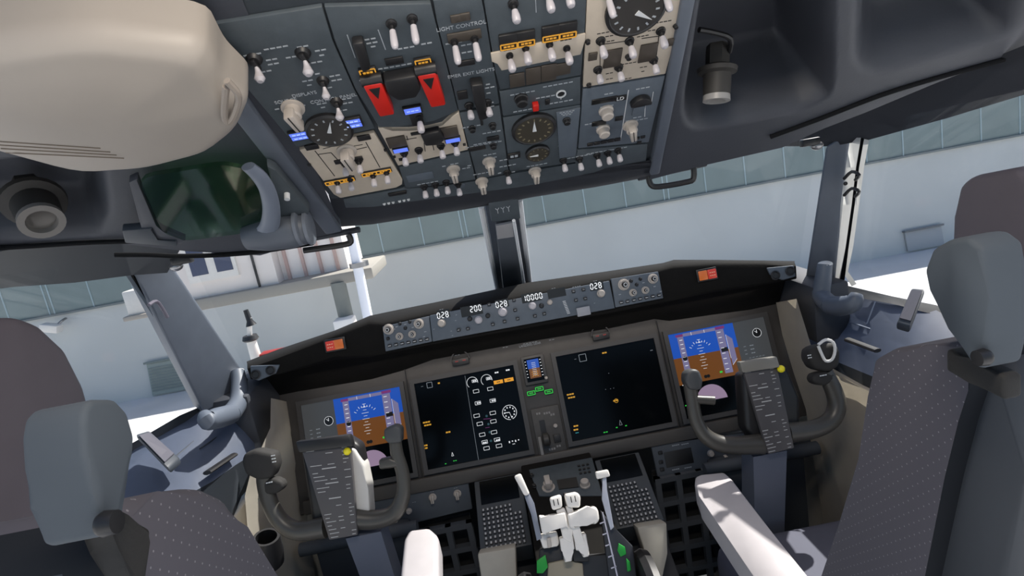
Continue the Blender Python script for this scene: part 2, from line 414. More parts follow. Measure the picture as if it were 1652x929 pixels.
# polygon sdf for recess shaping
def sdf(p,poly):
    d=1e9; ins=False; n=len(poly)
    for i in range(n):
        a=poly[i];c=poly[(i+1)%n]
        e=(c[0]-a[0],c[1]-a[1]); w=(p[0]-a[0],p[1]-a[1]); L=e[0]**2+e[1]**2
        t=max(0,min(1,(w[0]*e[0]+w[1]*e[1])/L)); dx=w[0]-e[0]*t;dy=w[1]-e[1]*t
        d=min(d,math.hypot(dx,dy))
        if (a[1]>p[1])!=(c[1]>p[1]) and p[0]<(c[0]-a[0])*(p[1]-a[1])/(c[1]-a[1])+a[0]: ins=not ins
    return -d if ins else d
def lerpc(P,s):
    s*=len(P)-1; i=min(int(s),len(P)-2); t=s-i
    return (P[i][0]*(1-t)+P[i+1][0]*t,P[i][1]*(1-t)+P[i+1][1]*t)
def ceiling_field(name,top,bot,recs,nx=90,ny=70,m=ceil_m):
    mb=MB(); rows=[]
    RP=[([OH.px(*q)[:2] for q in poly],dep,rad) for poly,dep,rad in recs]
    for j in range(ny+1):
        row=[]
        for i in range(nx+1):
            a=lerpc(top,i/nx);c=lerpc(bot,i/nx);t=j/ny
            q=OH.px(a[0]*(1-t)+c[0]*t,a[1]*(1-t)+c[1]*t)
            n=0
            for poly,dep,rad in RP:
                d=-sdf(q,poly)
                if d>0:
                    tt=min(1,d/rad); n-=dep*(tt*tt*(3-2*tt))
            row.append(OH.w(q.x,q.y,n))
        rows.append(row)
    cat_strip(rows,mb)
    return obj(name,mb,m,kind='structure',angle=80)
def rnd(poly,k=4,f=.22):
    out=[];n=len(poly)
    for i in range(n):
        p=poly[i];a=poly[i-1];c=poly[(i+1)%n]
        A=(p[0]+(a[0]-p[0])*f,p[1]+(a[1]-p[1])*f);C=(p[0]+(c[0]-p[0])*f,p[1]+(c[1]-p[1])*f)
        for j in range(k+1):
            t=j/k; out.append(((1-t)**2*A[0]+2*t*(1-t)*p[0]+t*t*C[0],(1-t)**2*A[1]+2*t*(1-t)*p[1]+t*t*C[1]))
    return out
ceiling_field('ceiling',[(1112,-90),(1400,-130),(1760,-180)],[(1048,290),(1130,268),(1262,238),(1330,207),(1400,180),(1510,134),(1760,40)],
   [(rnd([(1135,-60),(1350,-90),(1348,150),(1290,180),(1092,215)]),.17,.05),(rnd([(1375,-110),(1700,-150),(1640,60),(1372,135)]),.12,.08)])
ceiling_field('ceiling.001',[(-260,60),(0,40),(365,-60)],[(-260,455),(20,402),(185,392),(300,405),(420,412),(553,372)],
   [(rnd([(-150,270),(170,240),(182,345),(160,382),(20,382),(-150,400)]),.09,.045)],m=ceil_m)
# overhead backing panel + front beam
b=MB(); P=[OH.px(*q) for q in((330,-100),(1128,-100),(1105,0),(1047,264),(536,322),(352,95))]
b.prism(P,-.03,-.002); b.xf(OM)
OB=obj('overhead_panel_frame',b,mat('overhead_backing_slate',S(50,56,62),.6,noise=.05,scale=30),label='dark slate frame overhead that carries all the switch panels',cat='panel')
# side rails of the overhead frame
for nm,A,B_ in(('side_rail',(340,80),(552,372)),('side_rail',(1114,-90),(1048,282))):
    pa=OH.px(*A,.008);pb=OH.px(*B_,.008); s=-1 if A[0]<800 else 1
    mb=MB(); w=.022
    mb.prism([(pa.x,pa.y),(pb.x,pb.y),(pb.x+s*w*(1.6 if s<0 else 1),pb.y),(pa.x+s*w*(1.6 if s<0 else 1),pa.y)],-.02,.012,.005); mb.xf(OM)
    obj(nm,mb,frame_m,OB,True)
def hull_strip(name,top,bot,Yt,Yb,bulge,m,parent=None,kind=None,n=6,**k):
    rows=[]
    for j in range(n+1):
        t=j/n; row=[]
        for i in range(len(top)):
            a=aty(*top[i],Yt);c=aty(*bot[i],Yb); p=a.lerp(c,t); p=p+Vector((0,-.6,-1)).normalized()*bulge*math.sin(PI*t); row.append(p)
        rows.append(row)
    mb=MB(); cat_strip(rows,mb); solid(mb,.012)
    return obj(name,mb,m,parent,parent is not None,kind=kind,angle=60,**k)
hull_strip('trim_1',[(530,314),(600,312),(690,304),(790,293),(860,288),(960,274),(1050,258)],[(548,366),(600,362),(690,348),(790,331),(860,318),(960,302),(1055,284)],1.18,1.30,.012,ceil_d,kind='structure')
# windshield centre post
PW=Frame((0,1.30,1.34),(1,0,0),(0,-.88,.475))
CP=thing('windscreen_centre_post','grey centre post between the two windscreens with a placard at its head','post',(0,1.3,1.3))
mb=MB()
tl,tr=aty(778,310,1.29),aty(842,308,1.29); bl,br=aty(806,470,1.9),aty(858,462,1.9)
def beam4(mb,tl,tr,bl,br,dep=Vector((0,.045,.06)),bev=.004):
    lo=[tl,tr,br,bl]; k=[mb.bm.verts.new(p) for p in lo]; h=[mb.bm.verts.new(p+dep) for p in lo]
    fs=[mb.bm.faces.new(k),mb.bm.faces.new(h[::-1])]+[mb.bm.faces.new((k[i],h[i],h[(i+1)%4],k[(i+1)%4])) for i in range(4)]
    return mb._fin(k,fs,bev)
beam4(mb,tl,tr,bl,br); obj('post_body',mb,frame_m,CP,True)
mb=MB(); beam4(mb,*[p+Vector((0,-.012,-.012)) for p in(aty(793,318,1.3),aty(826,314,1.3),aty(812,470,1.88),aty(843,465,1.88))],Vector((0,.02,.025)),.003)
obj('cover_strip',mb,mat('post_strip_grey',S(84,90,98),.5),CP,True)
for a,c in(((776,332),(803,470)),((838,322),(856,462))):
    mb=MB(); e=aty(*a,1.31);g=aty(*c,1.92); mb.tube([e,g],.0075,8,0); obj('edge_strip',mb,mat('sunlit_edge_pale',S(215,218,222),.4),CP,True)  # sun on the post edges is put into the pale strip colour
mb=MB(); e=aty(826,344,1.30);g=aty(846,462,1.86); mb.tube([e+Vector((0,-.02,-.015)),g+Vector((0,-.02,-.015))],.004,8,0); obj('edge_strip',mb,MT['sunlit_edge_pale'],CP,True)
mb=MB(); q=[p+Vector((0,-.022,-.02)) for p in(aty(797,350,1.38),aty(823,345,1.38),aty(826,368,1.46),aty(800,372,1.46))]; beam4(mb,q[0],q[1],q[3],q[2],Vector((0,.004,.004)),0)
obj('placard',mb,mat('placard_grey',S(165,165,168),.5),CP,True)
mb=MB(); q=[p+Vector((0,-.03,-.02)) for p in(aty(785,312,1.29),aty(832,306,1.29),aty(836,338,1.33),aty(790,343,1.33))]; beam4(mb,q[0],q[1],q[3],q[2],Vector((0,.02,.02)),.003)
HB=obj('head_bracket',mb,panel,CP,True)
CPF=Frame(aty(808,324,1.28)+Vector((0,-.035,-.02)),(1,0,0),(0,.35,.93))
mb=MB()
for k in(-1,0,1):
    mb.line((k*.012,-.004),(k*.012,.004),.0012,0,.001); mb.line((k*.012,.004),(k*.012-.004,.008),.0012,0,.001); mb.line((k*.012,.004),(k*.012+.004,.008),.0012,0,.001)
mb.xf(CPF.M); obj('glyph_marks',mb,markd,CP,True)
# A posts, side walls, windows -- built per side from the measured edges
def side(sg,e):
    """sg=+1 right, -1 left; e holds pixel outlines"""
    X=lambda p,x:atx(*p,sg*x)
    nm='right' if sg>0 else 'left'
    # A post
    o_t,o_b=X(e['ot'],.80),X(e['ob'],.80); i_t,i_b=X(e['it'],.85),X(e['ib'],.85)
    mb=MB(); out=Vector((sg*.06,.07,0))
    k=[mb.bm.verts.new(p) for p in(o_t,i_t,i_b,o_b)]; h=[mb.bm.verts.new(p+out) for p in(o_t,i_t,i_b,o_b)]
    fs=[mb.bm.faces.new(k),mb.bm.faces.new(h[::-1])]+[mb.bm.faces.new((k[i],h[i],h[(i+1)%4],k[(i+1)%4])) for i in range(4)]
    mb._fin(k,fs,.008,3)
    obj('trim_2' if sg>0 else 'trim_3',mb,frame_m,kind='structure')
    return o_t,o_b,i_t,i_b
RO=side(1,dict(ot=(1332,236),ob=(1296,470),it=(1372,214),ib=(1346,478)))
LO=side(-1,dict(ot=(276,424),ob=(408,622),it=(208,430),ib=(330,668)))
# side-window jamb on the right: pale frame, black seal, brackets
J=thing('sliding_window_frame','pale sunlit frame with a black seal edging the right side window','window frame',RO[2])
X=lambda p,x:atx(*p,x)
def strip(path_a,path_b,xa,xb,th,m,nm,parent,sg=1):
    A=[atx(*p,sg*xa) for p in path_a];B=[atx(*p,sg*xb) for p in path_b]
    mb=MB(); cat_strip([A,B],mb); solid(mb,th); return obj(nm,mb,m,parent,True)
pale=mat('pale_trim_sunlit_frame',S(206,206,204),.5,noise=.03)  # pale trim; on the right jamb, sunlight put into the colour
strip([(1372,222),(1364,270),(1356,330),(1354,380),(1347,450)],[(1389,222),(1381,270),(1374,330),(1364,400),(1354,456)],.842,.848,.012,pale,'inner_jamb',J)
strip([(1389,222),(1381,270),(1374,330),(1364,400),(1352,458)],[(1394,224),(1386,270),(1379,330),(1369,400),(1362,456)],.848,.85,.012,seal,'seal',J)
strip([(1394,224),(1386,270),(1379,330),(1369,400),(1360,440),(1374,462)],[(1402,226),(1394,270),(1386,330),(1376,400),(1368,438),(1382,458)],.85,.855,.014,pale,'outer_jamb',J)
for py in(276,303):
    mb=MB(); a=X((1362,py+12),.835);c=X((1374,py+1),.83);d=X((1386,py+6),.83);e2=X((1380,py+14),.84)
    mb.tube([a,c,d,e2],.004,8,3); obj('bracket',mb,black,J,True)
mb=MB(); mb.ball(X((1364,296),.835),.005); obj('bolt',mb,black,J,True)
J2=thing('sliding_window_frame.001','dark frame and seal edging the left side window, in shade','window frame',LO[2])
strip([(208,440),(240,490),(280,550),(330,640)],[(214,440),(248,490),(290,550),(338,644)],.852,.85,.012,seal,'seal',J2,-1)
strip([(200,440),(234,490),(274,552),(325,640),(322,662)],[(208,440),(240,490),(280,550),(330,640),(332,668)],.858,.854,.014,mat('frame_grey_shade',S(130,138,146),.5),'outer_jamb',J2,-1)  # left jamb darker than the right: its shade is put into the colour
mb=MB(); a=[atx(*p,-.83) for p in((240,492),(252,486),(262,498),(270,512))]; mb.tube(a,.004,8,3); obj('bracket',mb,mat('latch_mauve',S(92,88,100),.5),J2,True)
# upper side walls (between ceiling edge and window top)
def wallpoly(name,rows,m,th=.02):
    mb=MB(); cat_strip(rows,mb); solid(mb,th); return obj(name,mb,m,kind='structure',angle=50)
wallpoly('wall_right',[[atx(*p,x) for p,x in(((1262,236),.74),((1330,206),.80),((1420,168),.86),((1510,130),.92),((1760,30),.98))],
    [atx(*p,x) for p,x in(((1300,236),.78),((1340,236),.82),((1400,226),.86),((1530,190),.95),((1760,120),1.05))]],ceil_d)
wallpoly('wall_left',[[atx(*p,-x) for p,x in(((300,385),.76),((190,375),.84),((110,372),.90),((20,372),.98),((-260,400),1.04))],
    [atx(*p,-x) for p,x in(((270,440),.80),((212,444),.85),((120,456),.90),((20,463),.97),((-260,500),1.05))]],mat('upper_wall_grey',S(70,74,80),.6))
v_=OH.v.z>0
b=MB(); b.rect(-1.1,.12,1.1,1.15,-.22,-.20); b.xf(OM); obj('ceiling.002',b,ceil_d,kind='structure')
# dark grooves along ceiling edge
t=obj('curtain_track',MB().tube([OH.w(*OH.px(*p,.004)) for p in((1243,221),(1325,191),(1418,155),(1508,127),(1620,96))],.0045,8,3),seal,label='dark track along the ceiling edge above the right side window',cat='track')
t=obj('curtain_track.001',MB().tube([OH.w(*OH.px(*p,.006)) for p in((-40,402),(50,397),(150,391),(250,389),(262,392))],.0045,8,3),seal,label='dark track along the ceiling edge above the left side window',cat='track')
t=obj('curtain_track.002',MB().tube([OH.w(*OH.px(*p,.004)) for p in((185,411),(240,411),(300,413),(400,408),(505,392))],.005,8,3),seal,label='short dark rail below the green glass, above the left windscreen post',cat='track')
# window panes
def pane(name,q,m=clear):
    mb=MB(); q=[Vector(p) for p in q]; n=(q[1]-q[0]).cross(q[3]-q[0]).normalized()*.004
    k=[mb.bm.verts.new(p) for p in q];h=[mb.bm.verts.new(p+n) for p in q]
    for f in (k,h[::-1]): mb.bm.faces.new(f)
    for i in range(4): mb.bm.faces.new((k[i],h[i],h[(i+1)%4],k[(i+1)%4]))
    return obj(name,mb,m,kind='structure')
pane('window_1',[(0.03,1.33,1.36),(.80,1.44,1.33),(.82,1.62,.93),(.03,1.97,.94)])
pane('window_2',[(-.04,1.33,1.36),(-.80,1.44,1.33),(-.82,1.62,.93),(-.04,1.97,.94)])
pane('window_3',[(.875,1.38,1.34),(1.04,.60,1.40),(1.09,.60,.92),(.885,1.48,.90)])
pane('window_4',[(-.875,1.38,1.34),(-1.04,.60,1.42),(-1.09,.60,.92),(-.885,1.48,.90)])
# hinge knobs at head of the A posts
for sg,p,lab in((1,(1318,235),'silver latch knob at the head of the right windscreen post'),(-1,(284,430),'silver latch knob at the head of the left windscreen post')):
    w=atx(*p,sg*.76); t=thing('latch_knob',lab,'latch',w)
    obj('knob',MB().ball((0,0,0),.013,(1.2,.8,.8)),metal,t); obj('bracket',MB().box((-sg*.02,-.005,.012),(.045,.02,.018),.004),black,t)
# grab handles under the beam
def grab(pts,Y,lab,mount):
    P=[aty(*p,Y) for p in pts]; t=thing('grab_handle',lab,'handle',P[0])
    obj('grip_bar',MB().tube(P,.0065,10,3),black,t,True)
    a,c=[aty(*p,Y+.01) for p in mount]; obj('mounting_plate',MB().tube([a,c],.011,8,0,flat=.6),ceil_d,t,True)
grab([(1046,283),(1050,298),(1064,301),(1110,293),(1119,287),(1119,268)],1.26,'black grab handle under the ceiling beam, right windscreen',[(1030,287),(1138,264)])
grab([(562,378),(566,388),(558,394),(505,402),(490,404)],1.24,'black grab handle under the ceiling beam, left windscreen',[(500,385),(580,370)])
# ---- side consoles
def console(sg,e,lab):
    t=thing('side_console',lab,'console',Vector((sg*.9,1.1,0)))
    def W(p): return atx(*p[:2],sg*p[2])
    rows=[[W(p) for p in r] for r in e['rows']]
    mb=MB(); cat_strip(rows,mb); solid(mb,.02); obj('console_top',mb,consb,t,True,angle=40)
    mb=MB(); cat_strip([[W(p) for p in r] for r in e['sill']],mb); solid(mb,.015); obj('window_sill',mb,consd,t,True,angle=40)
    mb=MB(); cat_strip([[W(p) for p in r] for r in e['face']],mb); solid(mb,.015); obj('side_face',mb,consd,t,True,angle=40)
    return t,W
tR,WR=console(1,dict(rows=[[(1300,440,.84),(1352,468,.87),(1400,480,.90),(1510,500,.97),(1640,560,1.05)],[(1290,500,.80),(1345,520,.83),(1400,540,.84),(1480,560,.86),(1600,610,.9)],[(1285,560,.76),(1330,575,.78),(1390,600,.78),(1440,620,.79),(1560,680,.8)]],
    sill=[[(1345,455,.875),(1372,462,.885),(1440,478,.93),(1510,492,.98),(1640,540,1.05)],[(1345,470,.86),(1372,478,.87),(1440,490,.91),(1510,508,.96),(1640,570,1.03)]],
    face=[[(1285,560,.76),(1330,575,.78),(1390,600,.78),(1440,620,.79),(1560,680,.8)],[(1300,600,.76),(1340,660,.77),(1400,740,.78),(1460,800,.79),(1560,860,.8)]]),
    'blue-grey side console below the right side window')
tL,WL=console(-1,dict(rows=[[(400,610,.82),(340,650,.865),(300,680,.90),(215,725,.97),(110,790,1.05)],[(405,665,.79),(372,690,.80),(330,720,.82),(260,765,.85),(190,830,.9)],[(412,730,.76),(380,750,.77),(345,775,.78),(300,800,.79),(240,860,.8)]],
    sill=[[(345,640,.875),(325,655,.885),(290,670,.91),(218,712,.97),(110,770,1.05)],[(350,655,.86),(335,668,.87),(300,688,.90),(222,732,.96),(110,795,1.03)]],
    face=[[(412,730,.76),(380,750,.77),(345,775,.78),(300,800,.79),(240,860,.8)],[(420,770,.76),(390,800,.77),(370,850,.78),(330,900,.79),(280,960,.8)]]),
    'blue-grey side console below the left side window')
# recessed tray on each console, seams, air vent slots
def cup(W,parent,c4,lab):
    pass
for t,W,q,sl,seam in((tL,WL,((230,715,.90),(252,708,.90),(301,752,.80),(283,770,.80)),((337,762,.775),(380,733,.77)),(((290,740,.855),(318,716,.85)),((328,728,.82),(365,702,.81)))),
                 (tR,WR,((1464,481,.90),(1486,483,.90),(1462,545,.81),(1440,538,.81)),((1364,548,.785),(1412,566,.79)),(((1390,540,.845),(1408,492,.89)),((1330,512,.84),(1400,536,.845))))):
    mb=MB(); P=[W(p)+Vector((0,-.01,.012)) for p in q]; beam4(mb,P[0],P[1],P[3],P[2],Vector((0,-.004,.018)),.006); o=obj('tray_rim',mb,consd,t,True)
    mb=MB(); C=sum(P,Vector())/4; Q=[C.lerp(p,.78)+Vector((0,-.004,.0195)) for p in P]; beam4(mb,Q[0],Q[1],Q[3],Q[2],Vector((0,0,.002)),0); obj('tray_well',mb,mat('tray_mauve',S(74,74,84),.6),o,True)
    mb=MB(); a,c=W(sl[0]),W(sl[1]); off=Vector((-.004 if t is tR else .004,-.014,.006)); mb.tube([a+off,c+off],.010,8,0,flat=.5); obj('air_slot',mb,black,t,True)
    mb=MB()
    for s0,s1 in seam: mb.tube([W(s0)+Vector((0,-.01,.012)),W(s1)+Vector((0,-.01,.012))],.0018,6,0)
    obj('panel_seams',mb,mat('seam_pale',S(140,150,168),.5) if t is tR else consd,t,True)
# windscreen de-mist ducts / sill handles
duct_m=mat('handle_blue_grey',S(86,94,106),.5)
def duct(pts,sg,lab,x=.78,r=.024):
    P=[atx(*p[:2],sg*p[2]) for p in pts]; t=thing('sill_handle',lab,'handle',P[-1])
    obj('upright',MB().tube(P[:4],[r*.75,r*.85,r*.95,r],14,4),duct_m,t,True)
    obj('foot',MB().tube(P[3:],[r,r*1.05,r*.9,r*.55],14,4),duct_m,t,True)
    obj('end_cap',MB().ball(P[0],r*.76,(1,1,.45)),pale,t,True)
duct([(1331,426,.79),(1328,450,.78),(1325,476,.77),(1340,492,.76),(1356,494,.76),(1376,488,.76),(1382,474,.77)],1,'grey elbow-shaped window handle standing on the right console')
duct([(383,600,.80),(386,622,.79),(384,650,.78),(372,668,.77),(352,674,.77),(335,678,.77),(330,668,.78)],-1,'grey elbow-shaped window handle standing on the left console')
# beige side linings beside the instrument panel, lower side walls
def lining(sg,outer,inner,lab):
    t=thing('side_lining',lab,'lining',Vector((sg*.72,1.4,0)))
    A=[atx(*p[:2],sg*p[2]) for p in outer];B=[atx(*p[:2],sg*p[2]) for p in inner]
    mb=MB(); cat_strip([A,B],mb); solid(mb,.012); obj('board',mb,trimb,t,True,angle=40); return t
lnR=lining(1,[(1285,482,.71),(1300,530,.715),(1318,590,.72),(1420,640,.745),(1440,800,.75),(1450,900,.75)],[(1252,488,.735),(1262,540,.735),(1280,600,.735),(1300,660,.735),(1322,800,.735),(1335,900,.735)],'beige side lining right of the instrument panel')
lnL=lining(-1,[(437,642,.70),(436,690,.71),(405,760,.73),(395,800,.74),(400,860,.745),(420,960,.75)],[(464,648,.735),(474,700,.735),(486,760,.735),(494,820,.735),(502,880,.735),(512,960,.735)],'beige side lining left of the instrument panel')
b=MB(); P=[atx(*p,-.752) for p in((300,640),(400,600),(480,640),(560,960),(250,990),(240,850))]
# lower side wall boards (behind linings)
for sg,nm in((1,'wall_right.001'),(-1,'wall_left.001')):
    b=MB(); b.box((sg*.785,1.30,.35),(.03,.75,.74),.003); obj(nm,b,mat('lower_wall_sand',S(190,184,172),.7,noise=.04),kind='structure')
b=MB(); b.box((0,1.98,.42),(1.56,.03,.84)); obj('wall_front',b,mat('footwell_black',S(24,26,28),.8),kind='structure')
# lintel between the glareshield ends and the posts
for sg,nm in((1,'trim_4'),(-1,'trim_5')):
    b=MB(); b.box((sg*.80,1.60,.87),(.10,.36,.16),.01); obj(nm,b,ceil_d,kind='structure')
# crew oxygen / black pad beside glareshield ends
# ================================================================== GLARESHIELD
G=Frame((0,1.48,1.0),(1,0,0),(0,.196,.98))
gcol=mat('glareshield_black_leather',S(20,19,18),.9,noise=.12,scale=40,bump=.2,spec=.2)
Tp=[(400,592),(450,574),(540,540),(595,518),(619,520),(692,505),(850,474),(983,449),(1063,434),(1085,428),(1150,424),(1230,424),(1282,427)]
Sp=[(398,583),(450,563),(540,533),(597,509),(640,500),(700,488),(850,456),(983,437),(1070,424),(1087,419),(1150,419),(1230,420),(1282,421)]
Bp=[(406,612),(450,604),(540,576),(600,575),(624,570),(695,556),(850,529),(983,505),(1073,487),(1090,484),(1150,470),(1230,458),(1284,450)]
Up=[(440,640),(480,632),(540,622),(600,612),(650,598),(700,580),(850,552),(983,530),(1055,515),(1080,518),(1150,508),(1210,500),(1256,490)]
MIP=Frame((0,1.589,.832),(1,0,0),(0,.339,.941))
rows=[]
S3=[aty(*p,1.60) for p in Sp]; 
rows.append([Vector((p.x*.97,2.02,p.z-.135)) for p in S3]); rows.append([Vector((p.x,1.78,p.z-.062)) for p in S3]); rows.append(S3)
T3=[G.w(*G.px(*p)) for p in Tp]; B3=[G.w(*G.px(*p)) for p in Bp]; U3=[MIP.w(*MIP.px(*p,-.005)) for p in Up]
rows.append([a.lerp(c,.75)+Vector((0,0,.004)) for a,c in zip(S3,T3)]); rows.append(T3); rows.append([a.lerp(c,.08)+Vector((0,-.006,0)) for a,c in zip(T3,B3)]); rows.append([a.lerp(c,.92)+Vector((0,-.004,0)) for a,c in zip(T3,B3)]); rows.append(B3)
mid=[a.lerp(c,.5)+Vector((0,.01,.03)) for a,c in zip(B3,U3)]
rows.append([a.lerp(c,.5) for a,c in zip(B3,mid)]); rows.append(mid); rows.append(U3)
GS=thing('glareshield','black leather-covered glareshield hood running across above the instrument panel','glareshield',(0,1.5,.9))
mb=MB(); cat_strip(rows,mb)
for side_i in(0,-1):
    f=mb.bm.faces.new([mb.bm.verts.new(r[side_i]) for r in rows])
obj('hood',mb,gcol,GS,True,angle=50)
# corner vents with twin eyeball outlets
for lab,c,q in(('l',(425,600),((404,590),(452,588),(446,602),(418,614),(406,610))),('r',(1262,440),((1236,432),(1280,428),(1283,446),(1262,452),(1242,444)))):
    mb=MB(); P=[G.px(*p,.008) for p in q]; mb.prism(P,.004,.012,.003)
    v=obj('corner_outlet',mb.xf(G.M),panel2,GS,True)
    for (dx,dy) in((-12,4),(12,-3)):
        p=G.px(c[0]+dx,c[1]+dy,.012); mb=MB(); mb.lathe([(.012,0),(.013,.5),(.010,.6),(.008,.3)],p,p+Vector((0,0,.008)),18); mb.xf(G.M); obj('nozzle',mb,black,v,True)
# warning light pairs
for nm,cols in(((541,556),((e_red,(534,557)),(e_orange,(547.5,554.5)))),((1140,443),((e_orange,(1133,444.5)),(e_red,(1147.5,442))))):
    W_=thing('master_warning_lights','red and amber warning light pair on the '+('left' if nm[0]<800 else 'right')+' wing of the glareshield','light',G.at(*G.px(*nm,.008)).M)
    obj('housing',MB().rect(-.028,-.017,.028,.017,-.006,.004,.002),black,W_)
    for m_,p in cols:
        q=G.px(*p,.008)-G.px(*nm,.008); o=obj('light_cap',MB().rect(q.x-.0115,-.0125+q.y*0,q.x+.0115,.0125,.004,.009,.0015),m_,W_)
        mb=MB()
        for k in(-1,1): dashes(mb,q.x,k*.004,3,.004,.002,.0015,0,.009,.0094)
        if m_ is e_red: obj('legend',mb,mat('legend_pale',S(240,190,160),.6),o)
# MCP and EFIS panels
def gpanel(name,lab,quad,parts):
    P=[G.px(*p,.014) for p in quad]; c=sum((Vector((p.x,p.y,0)) for p in P),Vector())/len(P)
    F=G.at(c.x,c.y,0); t=thing(name,lab,'panel',F.M)
    obj('faceplate',MB().prism([(p.x-c.x,p.y-c.y) for p in P],-.004,.014,.0015),panel2,t)
    parts(t,lambda x,y,n=.014:F.px(x,y,n)); return t
def m_ring(r,m,nm,h=.012):
    b=MB(); b.lathe([(r,0),(r,.4),(r*.82,.5),(r*.8,1),(r*.3,1)],(0,0,0),(0,0,h),24); return b.mesh(nm,[m])
DRO=m_ring(.0135,ivory,'outer_ring',.010); DRI=m_ring(.0075,black,'inner_knob',.018); BTN=MB().box((0,0,.002),(.010,.0075,.005),.001).mesh('push_button',[black]); 
BTNL=MB().rect(-.0035,-.0008,.0035,.0008,.0044,.0050).mesh('button_legend',[mark])
def dual(t,loc,sc=1):
    k=inst(DRO,'outer_ring',t,loc,0,sc); inst(DRI,'inner_knob',k,(0,0,.002)); 
    inst(m_dot,'knob_dot',k,(0,0,.0205)); return k
m_dot=MB().ring2d((0,0),.004,.0014,0,.0006,16).mesh('knob_dot',[mark])
SQ=MB().box((0,0,.003),(.015,.013,.007),.0015).mesh('square_button',[black]); SQL=MB().rect(-.0045,-.001,.0045,.001,.0065,.007).mesh('button_legend',[markd])
def sq(t,loc,sc=1):
    k=inst(SQ,'square_button',t,loc,0,sc); inst(SQL,'button_legend',k,(0,0,0)); return k
def efis(cs,btn0,btn1,sm,lev):
    def f(t,px):
        for (x,y,s) in cs: dual(t,px(x,y),s)
        for k in range(7):
            a=k/6; q=px(btn0[0]*(1-a)+btn1[0]*a,btn0[1]*(1-a)+btn1[1]*a); b_=inst(BTN,'push_button',t,q); inst(BTNL,'button_legend',b_,(0,0,0))
        for p in sm: inst(RKD,'small_rotary',t,px(*p),0,.4)
        mb=MB()
        for p in lev: q=px(*p); dashes(mb,q.x,q.y,1,.006,.0016,0,0,.014,.0146)
        obj('markings',mb,markd,t)
    return f
gpanel('efis_control_panel','left small display control panel on the glareshield with four ringed knobs','' or ((617,527),(692,510),(697,551),(622,567)),
   efis([(627,531,1.05),(676,522,1.0),(644.5,542.5,.75),(665,539,.75)],(629,557.5),(689,547),[(645,522),(661,519),(654,529),(626,546)],[(640,527),(654,523),(666,528),(686,535),(684,543),(636,531)]))
gpanel('efis_control_panel.001','right small display control panel on the glareshield with four ringed knobs',((986,450),(1062,438),(1070,481),(993,496)),
   efis([(1006,459,1.15),(1053,449.5,1.0),(1021,472,.75),(1041,468,.75)],(1002,488),(1063,476),[(1018,453),(1033,450),(1027,459)],[(1000,475),(1013,452),(1038,456),(1056,462),(1066,470)]))
# seven segment digits
SEG={'0':'abcdef','1':'bc','2':'abged','8':'abcdefg','3':'abgcd'}
def digits(t,st,a,px,h=.017,w=.009,name='digit'):
    x=a.x
    for ch in st:
        mb=MB(); s=h/2
        pt={'a':((0,h),(w,h)),'g':((0,s),(w,s)),'d':((0,0),(w,0)),'f':((0,s),(0,h)),'b':((w,s),(w,h)),'e':((0,0),(0,s)),'c':((w,0),(w,s))}
        for c in SEG[ch]:
            p,q=pt[c]; p=Vector(p);q=Vector(q);d=(q-p)*.12; mb.line(p+d,q-d,.0022,.0,.0006)
        mb.xf(Matrix.Translation((x,a.y,a.z))@Matrix.Shear('XZ',4,(0,0))); obj(name,mb,e_seg,t); x+=w+.005
def mcp(t,px):
    # display windows
    for a,c in(((704,500),(727,513)),((742,495),(780,508)),((798,484),(822,496)),((840,474),(875,486)),((882,467),(914,479)),((950,455),(975,468))):
        p=px(*a);q=px(*c); obj('display_window',MB().rect(min(p.x,q.x),min(p.y,q.y)+.004,max(p.x,q.x),max(p.y,q.y)-.002,.013,.0150),e_blk,t)
    for st,a in(('028',(706.5,514)),('200',(759.5,503.5)),('028',(801,496.5)),('10000',(844.5,486.5)),('028',(953.5,467))):
        p=px(*a,.0155); digits(t,st,p,px,.0145,.0062)
    for (x,y,s,m) in((712.5,521,.9,RKI),(772,516,.85,RKW),(811,503,1,RKW),(859,493,.85,RKW),(887,487.5,.6,RKI),(969.5,473,.9,RKI)): inst(m,'setting_knob',t,px(x,y),0,s)
    for p in((787,509),(758,514),(873.5,493)): inst(RKD,'small_rotary',t,px(*p),0,.55)
    for p in((740,532),(755,530),(795,523),(814,518.5),(835,514),(863,509.5),(878,506),(831,500),(829,484),(789,491),(925,470),(941,467),(929,484),(944,481.5)): sq(t,px(*p),(.62,.62,1))
    q0=px(929,497);q1=px(953,507); obj('disengage_bar',MB().rect(q0.x,q1.y,q1.x,q0.y,.014,.022,.002),mat('pale_bar',S(150,152,158),.5),t)
    mb=MB()
    for k in range(9): q=px(910+k*.9,486+k*2.4); mb.rect(q.x-.004,q.y-.0009,q.x+.004,q.y+.0009,.014,.0148)
    obj('thumbwheel',mb,mark,t)
    mb=MB()
    for p,n in(((712,499),2),((810,484),2),((893,465),2),((930,462),4),((960,453),2),((736,508),1),((735,517),1),((728,534),1),((959,489),1),((700,531),1),((730,541),1)): q=px(*p); dashes(mb,q.x,q.y,n,.004,.0011,.002,0,.014,.0146)
    obj('markings',mb,markd,t)
gpanel('mode_control_panel','long autopilot panel on the glareshield with lit readings 028, 200 and 10000',((693,509),(983,453),(992,497),(698,551)),mcp)
